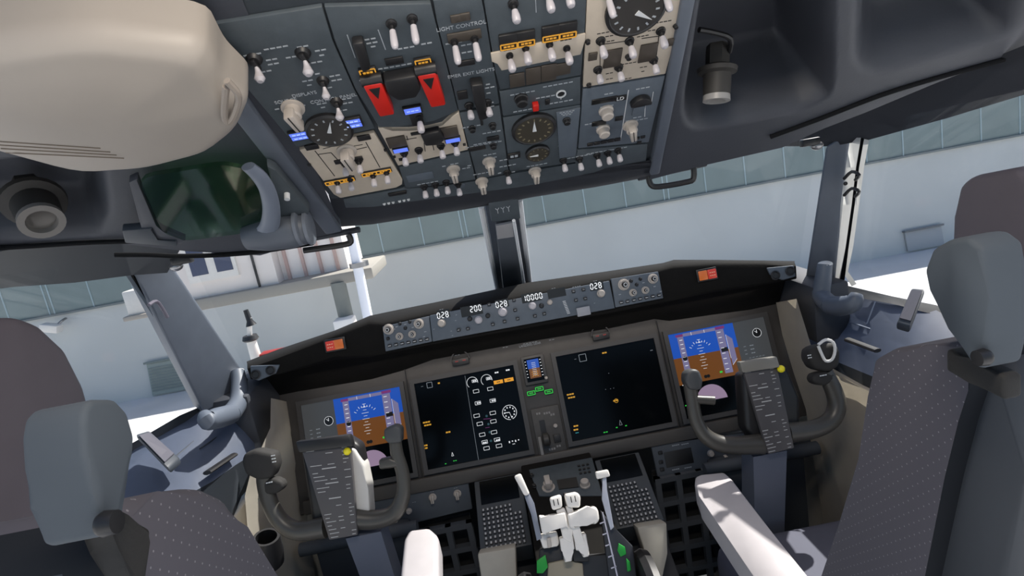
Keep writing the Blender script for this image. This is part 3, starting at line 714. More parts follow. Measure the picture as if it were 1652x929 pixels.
# ================================================================== MAIN INSTRUMENT PANEL
MP=thing('instrument_panel','wide brown-grey main instrument panel below the glareshield','panel',MIP.M)
obj('panel_board',MB().prism([(-.775,.085),(-.775,-.30),(.775,-.30),(.775,.085)],-.03,-.004,.003),mip,MP)
obj('lower_rail',MB().rect(-.72,-.300,.72,-.262,-.004,.014,.005),mat('rail_taupe',S(70,67,64),.55),MP)
for s in(-1,1): obj('seam_strip',MB().rect(s*.3785-.0012,-.27,s*.3785+.0012,.05,-.004,.0005),black,MP)
mb=MB()
for p,n in(((855,553),5),((700,545),1),((806,545),2),((815,560),2),((890,548),2),((735,573),3),((963,532),3)):
    q=MIP.px(*p,-.003); dashes(mb,q.x,q.y,n,.006,.0016,.003,0,-.004,-.0032)
obj('markings',mb,markd,MP)
text('gear_placard','LANDING GEAR',MP,(MIP.px(855,556,-.003).x,MIP.px(855,556,-.003).y,-.0035),.009,markd)
for p in((743,582),(969,541)):
    q=MIP.px(*p); o=obj('brake_light_housing',MB().rect(q.x-.025,q.y-.012,q.x+.025,q.y+.008,-.004,.006,.002),black,MP)
    obj('arch',MB().ring2d((q.x,q.y+.002),.027,.003,-.004,.004,20,0,PI),mipd,MP)
    for d in(-1,1): 
        mb=MB(); dashes(mb,q.x+d*.011,q.y,2,.004,.003,.001,0,.006,.0066); obj('dim_legend',mb,redd,o)
def display(name,lab,u0,u1,draw):
    v0,v1=-.243,.003; c=Vector(((u0+u1)/2,(v0+v1)/2,0)); F=MIP.at(c.x,c.y); t=thing(name,lab,'display',F.M)
    a,d=(u1-u0)/2,(v1-v0)/2; bz=.013
    mb=MB(); P=[(-a-bz,-d-bz),(a+bz,-d-bz),(a+bz,d+bz),(-a-bz,d+bz)]; Q=[(-a,-d),(a,-d),(a,d),(-a,d)]
    for i in range(4):
        j=(i+1)%4; mb.prism([P[i],P[j],Q[j],Q[i]],-.004,.008)
    obj('bezel',mb,mipd,t)
    sc=obj('screen',MB().rect(-a,-d,a,d,-.003,.003),screen,t)
    def px(x,y,n=.003): return F.px(x,y,n)
    draw(t,sc,px,a,d); return t
def B(sc,m,nm,fn):
    mb=MB(); fn(mb); return obj(nm,mb,m,sc)
n1=.003
def pfd(grey_side):
    def f(t,sc,px,a,d):
        g=.094 # width of the grey auxiliary field
        if grey_side<0: gx0,gx1,bx0,bx1=-a,-a+g,-a+g,a
        else: gx0,gx1,bx0,bx1=a-g,a,-a,a-g
        yb=d-.072; yg=d-.150
        B(sc,e_grey,'auxiliary_field',lambda m:m.rect(gx0,-d,gx1,d,n1,n1+.0004))
        B(sc,e_blue,'sky_field',lambda m:m.rect(bx0,yb,bx1,d,n1,n1+.0004))
        B(sc,e_brown,'ground_field',lambda m:m.rect(bx0,yg,bx1,yb,n1,n1+.0004))
        W=bx1-bx0; cx=bx0+W*.44
        z0,z1=n1+.0004,n1+.0008; z2=n1+.0012
        B(sc,e_tape,'speed_tape',lambda m:m.rect(bx0+W*.13,yg+.010,bx0+W*.22,d-.012,z0,z1))
        B(sc,e_tape,'altitude_tape',lambda m:(m.rect(bx0+W*.72,yg+.010,bx0+W*.84,d-.012,z0,z1),m.prism([(bx0+W*.86,yg+.03),(bx0+W*.94,yg+.045),(bx0+W*.94,d-.045),(bx0+W*.86,d-.03)],z0,z1)))
        B(sc,e_tape,'mode_band',lambda m:m.rect(bx0+W*.22,d-.013,bx0+W*.72,d-.004,z0,z1))
        B(sc,e_mag,'target_readouts',lambda m:(m.rect(bx0+W*.11,d-.012,bx0+W*.22,d-.005,z1,z2),m.rect(bx0+W*.72,d-.011,bx0+W*.86,d-.003,z1,z2)))
        def marks(m):
            for k in range(-4,5):
                an=PI/2+k*.25; r1,r2=.030,.034 if k%2 else .037; o=Vector((cx,yb+.005))
                m.line((o.x+r1*math.cos(an),o.y+r1*math.sin(an)),(o.x+r2*math.cos(an),o.y+r2*math.sin(an)),.0011,z0,z1)
            for k in range(-5,6):
                w=.010 if k%2==0 else .005; m.line((cx-w,yb+k*.0085),(cx+w,yb+k*.0085),.0009,z0,z1)
            for k in range(10): m.line((bx0+W*.155,d-.022-k*.0125),(bx0+W*.20,d-.022-k*.0125),.0018,z1,z2)
            for k in range(8): m.line((bx0+W*.74,d-.020-k*.0155),(bx0+W*.79,d-.020-k*.0155),.0016,z1,z2)
            for k in(.35,.55): m.line((bx0+W*k,d-.013),(bx0+W*k,d-.004),.001,z1,z2)
            m.line((bx0+W*.86,yg+.03),(bx0+W*.94,yg+.045),.0008,z1,z2); m.line((bx0+W*.855,d-.1),(bx0+W*.855,d-.03),.0008,z1,z2)
            m.prism([(cx,yb+.039),(cx-.003,yb+.033),(cx+.003,yb+.033)],z1,z2)
            m.rect(bx0+W*.05,yg-.002,bx0+W*.12,yg+.001,z1,z2)
        B(sc,e_white,'scale_marks',marks)
        B(sc,e_blk,'readout_boxes',lambda m:(m.disc((bx0+W*.18,yb-.004),.007,z1,z2,12),m.rect(bx0+W*.74,yb-.006,bx0+W*.84,yb+.006,z1,z2),m.disc((cx-.004,yg+.012),.005,z1,z2,12),m.disc((cx+.004,yg+.012),.005,z1,z2,12)))
        B(sc,e_disc,'compass_disc',lambda m:m.prism([(cx+.045*math.cos(PI*k/20),yg-.057+.045*math.sin(PI*k/20)) for k in range(21)],z0,z1))
        B(sc,e_green,'green_flags',lambda m:(m.rect(bx0+W*.64,yg+.014,bx0+W*.68,yg+.019,z1,z2),m.rect(bx0+.004,yg-.06,bx0+.010,yg-.057,z1,z2)))
        # auxiliary field
        gc=(gx0+gx1)/2
        ck=(gx0+g*.78,d-.058) if grey_side<0 else (gx0+g*.68,d-.042)
        B(sc,e_blk,'clock_face',lambda m:m.disc(ck,.0125,z0,z1,20))
        B(sc,e_white,'clock_hands',lambda m:(m.ring2d(ck,.0128,.0009,z1,z2,20),m.line(ck,(ck[0],ck[1]+.009),.0012,z1,z2),m.line((ck[0]-.006,ck[1]+.006),ck,.0012,z1,z2)))
        def rows(m):
            for k in range(3): dashes(m,gx0+g*.42,d-.075-k*.011,2,.005,.0026,.001,0,z0,z1); dashes(m,gx0+g*.2,d-.075-k*.011,1,.007,.0016,.002,0,z0,z1)
            for k in range(2): dashes(m,gc,d-.110-k*.012,5,.006,.0012,.004,0,z0,z1)
        B(sc,e_dim,'data_rows',rows)
    return f
def nd_common(t,sc,px,a,d,cx,full):
    z0,z1=n1,n1+.0005
    q=px(693,621) if cx<0 else px(940,577)
    s=.0075 if cx<0 else .010
    B(sc,e_dim,'mode_box',lambda m:(m.poly([(q.x-s,q.y-s),(q.x+s,q.y-s),(q.x+s,q.y+s),(q.x-s,q.y+s)],.0016,z0,z1,True),dashes(m,q.x-.022,q.y,1,.006,.001,0,0,z0,z1)))
display('display_unit','outboard flight display of the left seat, blue and brown horizon right of a grey field',-.69,-.40,pfd(-1))
display('display_unit.001','outboard flight display of the right seat, blue and brown horizon left of a grey field',.40,.69,pfd(1))
def nd_left(t,sc,px,a,d):
    z0,z1=n1,n1+.0005; z2=z1+.0005
    nd_common(t,sc,px,a,d,-1,0)
    yl=B(sc,e_yel,'amber_messages',lambda m:[dashes(m,px(x,y).x,px(x,y).y,n,.006,.0042,.0012,0,z0,z1) for x,y,n in((708,618,1),(688,681,3),(690,685.5,3),(723,697,2),(686,718.5,2),(686,723,2))])
    B(sc,e_dim,'divider_line',lambda m:m.line(px(750,606),px(772,742),.001,z0,z1))
    for (x,y) in((762,617),(785,613)):
        def g1(m,q=px(x,y)):
            m.ring2d((q.x,q.y),.016,.0012,z0,z1,24,-.2,PI*1.25)
            m.poly([(q.x,q.y),(q.x+.014,q.y),(q.x+.014,q.y+.007),(q.x,q.y+.007)],.0012,z0,z1,True); dashes(m,q.x+.007,q.y+.0035,2,.004,.004,.001,0,z0,z1)
        B(sc,e_white,'engine_dial',g1)
    for (x,y) in((768,631),(791,627),(771,650),(795,646),(769,670.5),(795,666),(774,683.5),(796,679.5),(778,701),(797,697),(782,713),(802,709),(785,723),(805,719)):
        q=px(x,y); w=.008; B(sc,e_white,'readout_box',lambda m:m.poly([(q.x-w,q.y-.0045),(q.x+w,q.y-.0045),(q.x+w,q.y+.0045),(q.x-w,q.y+.0045)],.0011,z0,z1,True))
    for (x,y) in((771,650),(795,646),(781,714),(802,710),(800,601),(818,597)): q=px(x,y); B(sc,e_white,'readout',lambda m:dashes(m,q.x+.002,q.y,2,.005,.004,.001,0,z0,z1))
    def fd(m):
        q=px(822,665); m.ring2d((q.x,q.y),.0205,.0014,z0,z1,28,-1.3,PI*1.5)
        for k in range(10): an=-1.2+k*.62; m.rect(q.x+.0145*math.cos(an)-.0016,q.y+.0145*math.sin(an)-.002,q.x+.0145*math.cos(an)+.0016,q.y+.0145*math.sin(an)+.002,z0,z1)
        m.line((q.x-.016,q.y+.001),(q.x,q.y),.0018,z0,z1); m.line((q.x,q.y),(q.x+.004,q.y-.018),.001,z0,z1)
    B(sc,e_white,'round_dial',fd)
    def nm(m):
        q=px(831,712)
        for k in range(4): m.rect(q.x-.018+k*.009,q.y+(.001 if k%2 else -.0015),q.x-.0145+k*.009,q.y+.004,z0,z1)
        dashes(m,q.x-.005,q.y-.006,2,.003,.0016,.001,0,z0,z1)
    B(sc,e_white,'number_row',nm)
    q=px(730,733); B(sc,e_white,'aircraft_symbol',lambda m:m.poly([(q.x-.003,q.y-.004),(q.x+.003,q.y-.004),(q.x,q.y+.006)],.0009,z0,z1,True))
    def sub(m):
        for (x,y) in((785,671),(788,684),(790,697),(792,711)): q=px(x,y); m.disc((q.x,q.y),.0035,z0,z1,10)
    B(sc,mat('display_dim_teal',(.01,.01,.01),.3,emit=S(24,60,66),es=1),'system_marks',sub)
    B(sc,e_mag,'system_lines',lambda m:(m.line(px(780,676),px(792,675),.0012,z0,z1),m.line(px(783,690),px(790,689),.001,z0,z1)))
    def am(m):
        for (x,y) in((804,616),(821,612.5)):
            q=px(x,y); m.rect(q.x-.0135,q.y-.0052,q.x+.0135,q.y+.0052,z0,z1)
    ab=B(sc,e_amber,'amber_alert_boxes',am)
    B(ab,black,'alert_legend',lambda m:[dashes(m,px(x,y).x,px(x,y).y,2,.004,.0026,.001,0,z1,z2) for x,y in((804,616),(821,612.5))])
    B(sc,e_green,'green_messages',lambda m:[dashes(m,px(x,y).x,px(x,y).y,n,.004,.002,.002,0,z0,z1) for x,y,n in((719,748,1),(734,743,2))])
display('display_unit.002','inboard display left of the landing gear lever, engine gauges with two amber boxes',-.357,-.063,nd_left)
def nd_right(t,sc,px,a,d):
    z0,z1=n1,n1+.0005
    nd_common(t,sc,px,a,d,1,0)
    B(sc,e_yel,'amber_messages',lambda m:[dashes(m,px(x,y).x,px(x,y).y,n,.006,.0042,.0012,0,z0,z1) for x,y,n in((975,569,2),(920,636,3),(922,641,3),(993,646,2),(929,687,2),(929,693,2))])
    q=px(993,646); B(sc,e_yel,'flag_loop',lambda m:m.ring2d((q.x+.002,q.y-.001),.0055,.0012,z0,z1,12))
    def w(m):
        q=px(1001,682); m.poly([(q.x-.004,q.y-.006),(q.x+.004,q.y-.006),(q.x,q.y+.008)],.001,z0,z1,True)
        for p in((982,602),(985,627),(990,626),(977,628)): q=px(*p); m.disc((q.x,q.y),.001,z0,z1,8)
        q=px(1051,565); dashes(m,q.x,q.y,2,.003,.002,.001,0,z0,z1)
    B(sc,e_dim,'aircraft_symbol',w)
    B(sc,e_green,'green_messages',lambda m:[dashes(m,px(x,y).x,px(x,y).y,n,.005,.0026,.002,0,z0,z1) for x,y,n in((977,697,2),(995,689.5,1),(1010,686.5,1))])
    B(sc,mat('display_teal',(.01,.01,.01),.3,emit=S(60,170,180),es=.8),'teal_message',lambda m:dashes(m,px(931,698).x,px(931,698).y,2,.004,.0018,.001,0,z0,z1))
display('display_unit.003','inboard display right of the landing gear lever, nearly black with sparse amber text',.063,.357,nd_right)
# standby display, gear lights, gear lever
def mthing(name,lab,cat,c): q=MIP.px(*c); return thing(name,lab,cat,MIP.at(q.x,q.y).M),MIP.at(q.x,q.y)
t,F=mthing('standby_display','small square standby horizon display between the inboard displays','display',(862,596))
obj('bezel',MB().rect(-.034,-.042,.034,.042,-.003,.010,.003),mipd,t)
sc=obj('screen',MB().rect(-.026,-.033,.024,.034,.010,.0115),screen,t)
B(sc,e_blue,'sky_field',lambda m:m.rect(-.018,.004,.016,.030,.0115,.012)); B(sc,e_brown,'ground_field',lambda m:m.rect(-.016,-.024,.016,.004,.0115,.012))
B(sc,e_white,'scale_marks',lambda m:([m.line((-.006,k*.005),(.006,k*.005),.0009,.012,.0125) for k in range(-3,5)],[m.rect(.019,-.02+k*.009,.023,-.018+k*.009,.0115,.0125) for k in range(6)],[m.rect(-.024,-.02+k*.009,-.021,-.018+k*.009,.0115,.0125) for k in range(6)]))
B(sc,e_amber,'amber_marks',lambda m:[dashes(m,0,-.006-k*.006,3,.005,.0012,.002,0,.012,.0125) for k in range(3)])
inst(RKI,'setting_knob',t,(.029,-.030,.010),0,.38)
for i,(p,w) in enumerate((((870,627),'top'),((857,634),'lower left'),((885,631.5),'lower right'))):
    t,F=mthing('gear_light','%s one of the three green landing gear lights'%w,'light',p)
    obj('housing',MB().rect(-.0125,-.0065,.0125,.0065,-.003,.005,.001),black,t)
    mb=MB(); mb.poly([(-.011,-.0052),(.011,-.0052),(.011,.0052),(-.011,.0052)],.0022,.005,.006,True); dashes(mb,0,0,3,.003,.003,.001,0,.005,.006); obj('lit_border',mb,e_green,t)
t,F=mthing('gear_lever_panel','grey landing gear lever panel between the inboard displays','panel',(884,690))
obj('faceplate',MB().prism([(-.04,-.075),(.042,-.075),(.042,.06),(-.04,.06)],-.004,.004,.002),mat('gear_panel_grey',S(72,70,68),.6,noise=.1,scale=80),t)
obj('slot',MB().rect(-.022,-.055,-.006,.025,.004,.005),black,t)
obj('lever_arm',MB().tube([(-.014,-.02,0),(-.014,-.022,.03),(-.014,-.025,.05)],.006,10,3),mat('lever_grey',S(110,108,104),.5),t)
k_=obj('wheel_knob',MB().lathe([(.012,0),(.018,.2),(.018,.8),(.012,1)],(-.024,-.025,.05),(-.002,-.025,.05),20),mat('lever_black',S(46,44,42),.5),t)
obj('override_switch',MB().rect(.010,-.045,.030,-.022,.004,.008,.001),black,t); inst(RKI,'knob',t,(.022,.002,.004),0,.5)
mb=MB()
for x,y,n in((-.02,.045,2),(.005,.042,3),(.02,.035,2),(.0,-.06,3),(.02,-.055,2)): dashes(mb,x,y,n,.005,.006,.002,0,.004,.0046)
mb.rect(-.034,-.07,-.026,-.02,.004,.012)
obj('markings',mb,mat('gear_mark_grey',S(130,128,126),.6),t)
# ---- lower knob panels
LPF=Frame(MIP.w(0,-.302,0),(1,0,0),(0,.25,.97))
def lowpanel(name,lab,quad,fn):
    P=[LPF.px(*p,0) for p in quad]; c=sum((Vector((p.x,p.y,0)) for p in P),Vector())/4; F=LPF.at(c.x,c.y); t=thing(name,lab,'panel',F.M)
    obj('faceplate',MB().prism([(p.x-c.x,p.y-c.y) for p in P],-.01,.004,.002),mat('lower_panel_slate',S(66,72,80),.55,noise=.05),t)
    fn(t,lambda x,y,n=.004:F.px(x,y,n))
def f1(t,px):
    knob(t,px(698,802),0,.8); knob(t,px(738,796),0,.8); inst(RKI,'round_knob',t,px(660,824),0,.7); inst(RKI,'round_knob',t,px(620,842),0,.8); inst(RKI,'round_knob',t,px(638,840),0,.8)
    mb=MB()
    for p,n in(((697,793),2),((735,787),2),((668,810),2),((655,808),1)): q=px(*p); dashes(mb,q.x,q.y,n,.004,.001,.002,0,.004,.0046)
    obj('markings',mb,markd,t)
lowpanel('lighting_control_panel','slate knob panel under the instrument panel, left of the pedestal',((580,803),(755,775),(762,820),(590,862)),f1)
def f2(t,px):
    q=px(1095,738); obj('recess',MB().rect(q.x-.04,q.y-.022,q.x+.04,q.y+.022,.004,.006,.001),black,t)
    for p in((1065,730),(1066,745),(1068,757)): inst(BTN,'push_button',t,px(*p),0,1.2)
    for p,s in(((1146,731),.8),((1170,738),.7),((1191,736),.7)): inst(RKI,'round_knob',t,px(*p),0,s)
    mb=MB()
    for p in((1090,718),(1105,716),(1090,757),(1110,754)): q=px(*p); dashes(mb,q.x,q.y,4,.004,.0025,.0015,0,.004,.0046)
    obj('markings',mb,markd,t)
lowpanel('lighting_control_panel.001','slate panel with a black recess under the instrument panel, right of the pedestal',((1050,718),(1300,684),(1312,730),(1062,775)),f2)
# ---- footwell grilles
def grille(name,lab,x0,x1,z0,z1,Y,nx,nz):
    t=thing(name,lab,'grille',((x0+x1)/2,Y,z0)); mb=MB(); w=.016
    for i in range(nx+1): x=x0+(x1-x0)*i/nx; mb.box((x,Y,(z0+z1)/2),(w,.02,z1-z0+w))
    for k in range(nz+1): z=z0+(z1-z0)*k/nz; mb.box(((x0+x1)/2,Y-.001,z),(x1-x0+w,.02,w))
    obj('lattice',mb,mat('lattice_slate',S(70,74,80),.6),t,True)
    obj('backing',MB().box(((x0+x1)/2,Y+.05,(z0+z1)/2),(x1-x0,.01,z1-z0)),MT['footwell_black'],t,True)
grille('pedestal_side_grille','open lattice of square holes beside the right of the pedestal',.28,.46,.08,.46,1.46,3,5)
grille('pedestal_side_grille.001','open lattice of square holes beside the left of the pedestal',-.45,-.27,.08,.44,1.46,3,5)
# rudder pedals / footwell boxes
for sg,lab in((1,'right'),(-1,'left')):
    t=thing('rudder_pedal_box','dark footwell box with a rounded lip under the %s yoke'%lab,'box',(sg*.56,1.5,0))
    obj('housing',MB().box((sg*.56,1.5,.26),(.26,.18,.46),.012),mat('footwell_slate',S(48,53,60),.6),t,True)
    obj('lip',MB().tube([(sg*.56-.16,1.40,.50),(sg*.56+.16,1.40,.50)],.018,12,0),mat('footwell_slate2',S(56,62,70),.6),t,True)
# ================================================================== CDUs
C=Frame((0,1.45,.563),(1,0,0),(0,.91,.42))
KEYM=mat('key_dark',S(44,46,50),.5)
KEY=MB().box((0,0,.002),(.0085,.0075,.005),.0012).mesh('key',[KEYM])
KLEG=MB().rect(-.0020,-.0025,.0022,.0020,.0044,.0050).mesh('key_legend',[mat('key_legend_grey',S(168,170,172),.5)])
def cdu(lab,x0,x1,quads,rnda):
    TL,TR,BR,BL=[C.px(*p,.01) for p in quads]
    u0=(TL.x+BL.x)/2;u1=(TR.x+BR.x)/2;v1=(TL.y+TR.y)/2;v0=(BL.y+BR.y)/2
    c=((u0+u1)/2,(v0+v1)/2); t=thing('control_display_unit',lab,'keypad',C.at(*c).M); a=(u1-u0)/2;d=(v1-v0)/2
    obj('case',MB().rect(-a,-d,a,d,-.06,.010,.003),mat('cdu_case_slate',S(54,60,66),.5),t)
    H=2*d
    obj('screen',MB().rect(-a+.014,d-.36*H,a-.012,d-.02*H,.010,.0112),screen,t)
    rw=9; cols=9
    for j in range(rw):
        for i in range(cols):
            x=-a+.012+(2*a-.024)*(i+.5)/cols; y=d-.41*H-(.57*H)*(j+.5)/rw
            if j<2 and i>6: continue
            k=inst(KEY,'key',t,(x,y,.009),0,((2*a-.024)/cols/.0115,.57*H/rw/.0105,1)); inst(KLEG,'key_legend',k,(0,0,0))
cdu('keypad unit with a black screen, left of the throttle levers',0,0,((771,775),(845,762),(853,882),(768,893)),0)
cdu('keypad unit with a black screen, right of the throttle levers',0,0,((966,742),(1030,728),(1072,838),(985,856)),0)
# ================================================================== PEDESTAL
PD=thing('centre_pedestal','dark centre pedestal between the seats carrying the throttle quadrant','pedestal',(0,1.1,0))
YZ=Matrix(((0,0,1,0),(1,0,0,0),(0,1,0,0),(0,0,0,1)))
prof=[(1.49,.575),(1.42,.560),(1.34,.545),(1.25,.535),(1.12,.52),(1.0,.48),(.9,.44),(.82,.40),(.82,0),(1.49,0)]
obj('body',MB().prism(prof,-.095,.105,.004,M=YZ),mat('pedestal_dark_taupe',S(28,27,26),.9,noise=.06,spec=.08),PD,True)
prof2=[(1.46,.50),(1.2,.40),(1.1,.36),(1.1,0),(1.46,0)]
obj('lower_body',MB().prism([(y,z-.06) if z>0 else (y,0) for y,z in prof2],-.235,.245,.004,M=YZ),mat('pedestal_slate',S(44,47,52),.6),PD,True)
Pn=Frame((0,1.42,.561),(1,0,0),(0,.98,.19))
q=[Pn.px(*p,.002) for p in((853,758),(955,738),(972,800),(870,800))]
ff=obj('forward_plate',MB().prism(q,-.004,.003,.001).xf(Pn.M),panel,PD,True)
# forward plate switches
def pn(x,y,n=.003): q=Pn.px(x,y,n); return Pn.w(*q)
LocM=lambda p,F,sc=1:(BASE[PD.name].inverted()@Matrix.Translation(p)@F.M.to_3x3().to_4x4())
def pinst(me,nm,p,par=PD,sc=1,rot=0):
    o=bpy.data.objects.new(nm,me); COL.objects.link(o); o.parent=par
    L=BASE[par.name].inverted()@Matrix.Translation(p)@Pn.M.to_3x3().to_4x4()@Matrix.Rotation(rot,4,'Z')@Matrix.Scale(sc,4); o.matrix_basis=L; BASE[o.name]=BASE[par.name]@L; return o
k=pinst(KNOB,'selector_knob',pn(885,787),sc=1.25); k=pinst(RKI,'round_knob',pn(944,783),sc=1.1)
for j in range(3):
    for i in range(3): pinst(BTN,'push_button',pn(934+i*7+j*1.5,752+j*6-i*1.2),sc=.75)
for p in((858,768),(862,785)): pinst(RKD,'small_rotary',pn(*p),sc=.5)
mb=MB(); qq=[Pn.px(*p,.003) for p in((898,775),(930,770),(934,786),(902,790))]; mb.prism(qq,.003,.005).xf(Pn.M); obj('dark_window',mb,black,PD,True)
# thrust levers
LF=Frame((0,1.10,.66),(1,0,0),(0,.50,.866))
def lp(x,y,n=0): return LF.px(x,y,n)
def poly_l(pts,n0,n1,bev,m,nm,par,F=LF):
    mb=MB(); mb.prism([F.px(*p,(n0+n1)/2) for p in pts],n0,n1,bev,3); mb.xf(F.M); return obj(nm,mb,m,par,True)
for lab,pts in (('left',dict(top=[(886,803),(905,797),(907,818),(891,823)],wing=[(869,831),(886,833),(911,825),(917,853),(910,846),(893,851),(880,862),(874,858)],stem=[(897,822),(910,818),(924,852),(922,875),(908,868)],
                        base=[(902,867),(923,862),(926,884),(922,888),(922,903),(910,905),(909,889),(905,888)])),
                ('right',dict(top=[(910,797),(930,793),(936,800),(935,818),(915,818)],wing=[(914,828),(936,822),(948,820),(958,815),(964,822),(966,838),(960,845),(945,843),(925,852),(918,850)],stem=[(912,816),(922,816),(934,848),(944,876),(928,878)],
                        base=[(925,864),(944,858),(948,882),(950,895),(939,898),(938,886),(928,887)]))):
    t=thing('thrust_lever','white %s thrust lever standing in the throttle quadrant, lit by the sun'%lab,'lever',LF.w(*( -.02 if lab=='left' else .02,-.1,0)))
    poly_l(pts['stem'],-.012,.012,.003,whitep,'stem',t)
    poly_l(pts['base'],-.030,.010,.004,whitep,'stem_base',t)
    o=poly_l(pts['top'],-.014,.022,.005,whitep,'reverse_lever',t)
    c=LF.px(*(pts['top'][0]),.023)
    mb=MB(); cc=sum((LF.px(*p,.0225) for p in pts['top']),Vector())/len(pts['top'])
    for dx in(-.005,.004): mb.rect(cc.x+dx-.001,cc.y-.006,cc.x+dx+.001,cc.y+.006,.0222,.0228)
    mb.xf(LF.M); obj('legend',mb,blackline,o,True)
    poly_l(pts['wing'],-.010,.024,.005,whitep,'grip',t)
# quadrant slot between levers + base arcs
t=thing('throttle_quadrant','black quadrant housing at the foot of the two white thrust levers','housing',(0,1.0,.5))
poly_l([(908,795),(914,794),(945,880),(950,905),(925,905),(918,870)],-.04,-.02,.002,black,'lever_slot',t)
poly_l([(870,885),(905,875),(930,900),(990,890),(1002,960),(868,960)],-.06,-.035,.004,mat('quadrant_black',S(30,31,34),.5),'cover',t)
poly_l([(884,908),(912,902),(940,908),(944,960),(882,960)],-.035,-.028,.003,mat('quadrant_tan',S(150,142,124),.6),'index_plate',t)
poly_l([(869,862),(898,856),(902,874),(900,880),(876,884)],-.04,-.010,.004,whitep,'cutoff_block',t)
o=poly_l([(882,868),(888,866),(890,882),(884,884)],-.01,.004,.002,ivory,'index_pin',t)
# speedbrake lever
t=thing('speedbrake_lever','white-handled speedbrake lever leaning at the left of the quadrant','lever',LF.w(-.09,-.08,0))
poly_l([(829,768),(840,763),(855,797),(846,800)],-.006,.010,.004,whitep,'handle',t)
poly_l([(846,800),(854,796),(862,812),(874,868),(866,872),(857,830)],-.010,-.003,.001,mat('lever_blue_grey',S(120,126,140),.4),'blade',t)
t=thing('flap_lever','white-capped flap lever at the right of the quadrant','lever',LF.w(.09,-.08,0))
poly_l([(960,761),(980,757),(984,768),(963,773)],-.004,.016,.003,whitep,'handle',t)
poly_l([(972,772),(978,770),(979,790),(990,850),(985,855),(971,806)],-.010,-.002,.001,mat('lever_pale_blue',S(176,180,192),.4),'blade',t)
# flap gate scale
t=thing('flap_scale','flap gate with white tick marks and a green patch, right of the thrust levers','scale',LF.w(.1,-.12,-.02))
poly_l([(968,822),(990,850),(1020,880),(1030,960),(985,960)],-.05,-.03,.003,mat('scale_dark',S(40,42,48),.5),'plate',t)
mb=MB(); mb.line(LF.px(972,826,-.029),LF.px(1003,960,-.029),.003,-.03,-.027)
for k in range(7):
    q=LF.px(976+k*4.6,842+k*18,-.029); mb.line((q.x-.012,q.y-.001),(q.x,q.y+.001),.0022,-.03,-.027)
mb.xf(LF.M); obj('tick_marks',mb,mat('tick_pale',S(190,190,205),.5),t,True)
poly_l([(998,876),(1008,882),(1010,894),(1001,898),(996,888)],-.03,-.026,.001,greenp,'green_patch',t)
poly_l([(1010,900),(1016,906),(1018,920),(1012,922)],-.03,-.026,.001,greenp,'green_patch',t)
t=obj('trim_scale',MB().prism([LF.px(*p,-.02) for p in((866,905),(880,895),(884,915),(876,925),(866,925))],-.030,-.022,.001).xf(LF.M),greenp,label='green stabiliser trim patch left of the quadrant index plate',cat='scale')
# trim wheels
for sg,lab,X0 in((1,'right',.135),(-1,'left',-.125)):
    t=obj('trim_wheel',MB().lathe([(.115,0),(.135,.1),(.14,.5),(.135,.9),(.115,1),(.115,.5)],(X0-.017,1.02,.42),(X0+.017,1.02,.42),40),black,PD,True)
    obj('wheel_disc',MB().cyl((X0-.006,1.02,.42),(X0+.006,1.02,.42),.118,seg=36),mat('wheel_disc',S(34,34,36),.5),t,True)
# beige boxes beneath CDUs
for lab,q,q2 in(('left',((770,893),(832,882),(836,975),(784,985)),0),('right',((1027,850),(1076,842),(1078,893),(1060,975),(1045,905)),0)):
    BF=Frame((0,1.16,.42),(1,0,0),(0,.45,.9)); mb=MB(); mb.prism([BF.px(*p) for p in q],-.06,0,.006).xf(BF.M)
    obj('stowage_box' if lab=='left' else 'stowage_box.001',mb,mat('box_greige',S(164,160,150),.6,noise=.04),label='greige box below the %s keypad unit'%lab,cat='box')
# ================================================================== OVERHEAD MODULES
def omod(name,lab,quad,m,fn,th=.006,bev=.0015):
    P=[OH.px(*p,th) for p in quad]; c=sum((Vector((p.x,p.y,0)) for p in P),Vector())/len(P); F=OH.at(c.x,c.y,0); t=thing(name,lab,'panel',F.M)
    obj('faceplate',MB().prism([((p.x-c.x)*.992,(p.y-c.y)*.992) for p in P],-.002,th,bev),m,t)
    px=lambda x,y,n=th:F.px(x,y,n)
    fn(t,px); return t
th=.006
TN=.030 # height of switch tips above the plate
def tg(t,px,pts,tip=None,h=.024):
    for p in pts:
        q=px(p[0],p[1],th+h); toggle(t,(q.x,q.y-.0,th),tip)
def ann(t,px,p,w,h,m,two=True,dark=0):
    q=px(*p); o=obj('annunciator',MB().rect(q.x-w/2-.002,q.y-h/2-.002,q.x+w/2+.002,q.y+h/2+.002+dark,th,th+.006,.001),black,t)
    mb=MB()
    if two:
        for k in(-1,1): mb.rect(q.x-w/2,q.y+k*h/4-h*.2,q.x+w/2,q.y+k*h/4+h*.2,th+.006,th+.0066)
    else: mb.rect(q.x-w/2,q.y-h/2,q.x+w/2,q.y+h/2,th+.006,th+.0066)
    o2=obj('lit_legend',mb,m,o)
    mb=MB()
    for k in((-1,1) if two else (0,)): dashes(mb,q.x,q.y+k*h/4,3,w*.2,h*.12,w*.06,0,th+.0066,th+.007)
    obj('legend_text',mb,mat('legend_pale_blue',S(150,170,240),.5,emit=S(170,190,255),es=.8) if m is e_annb else blackline,o2)  # pale blue lettering on the blue annunciators
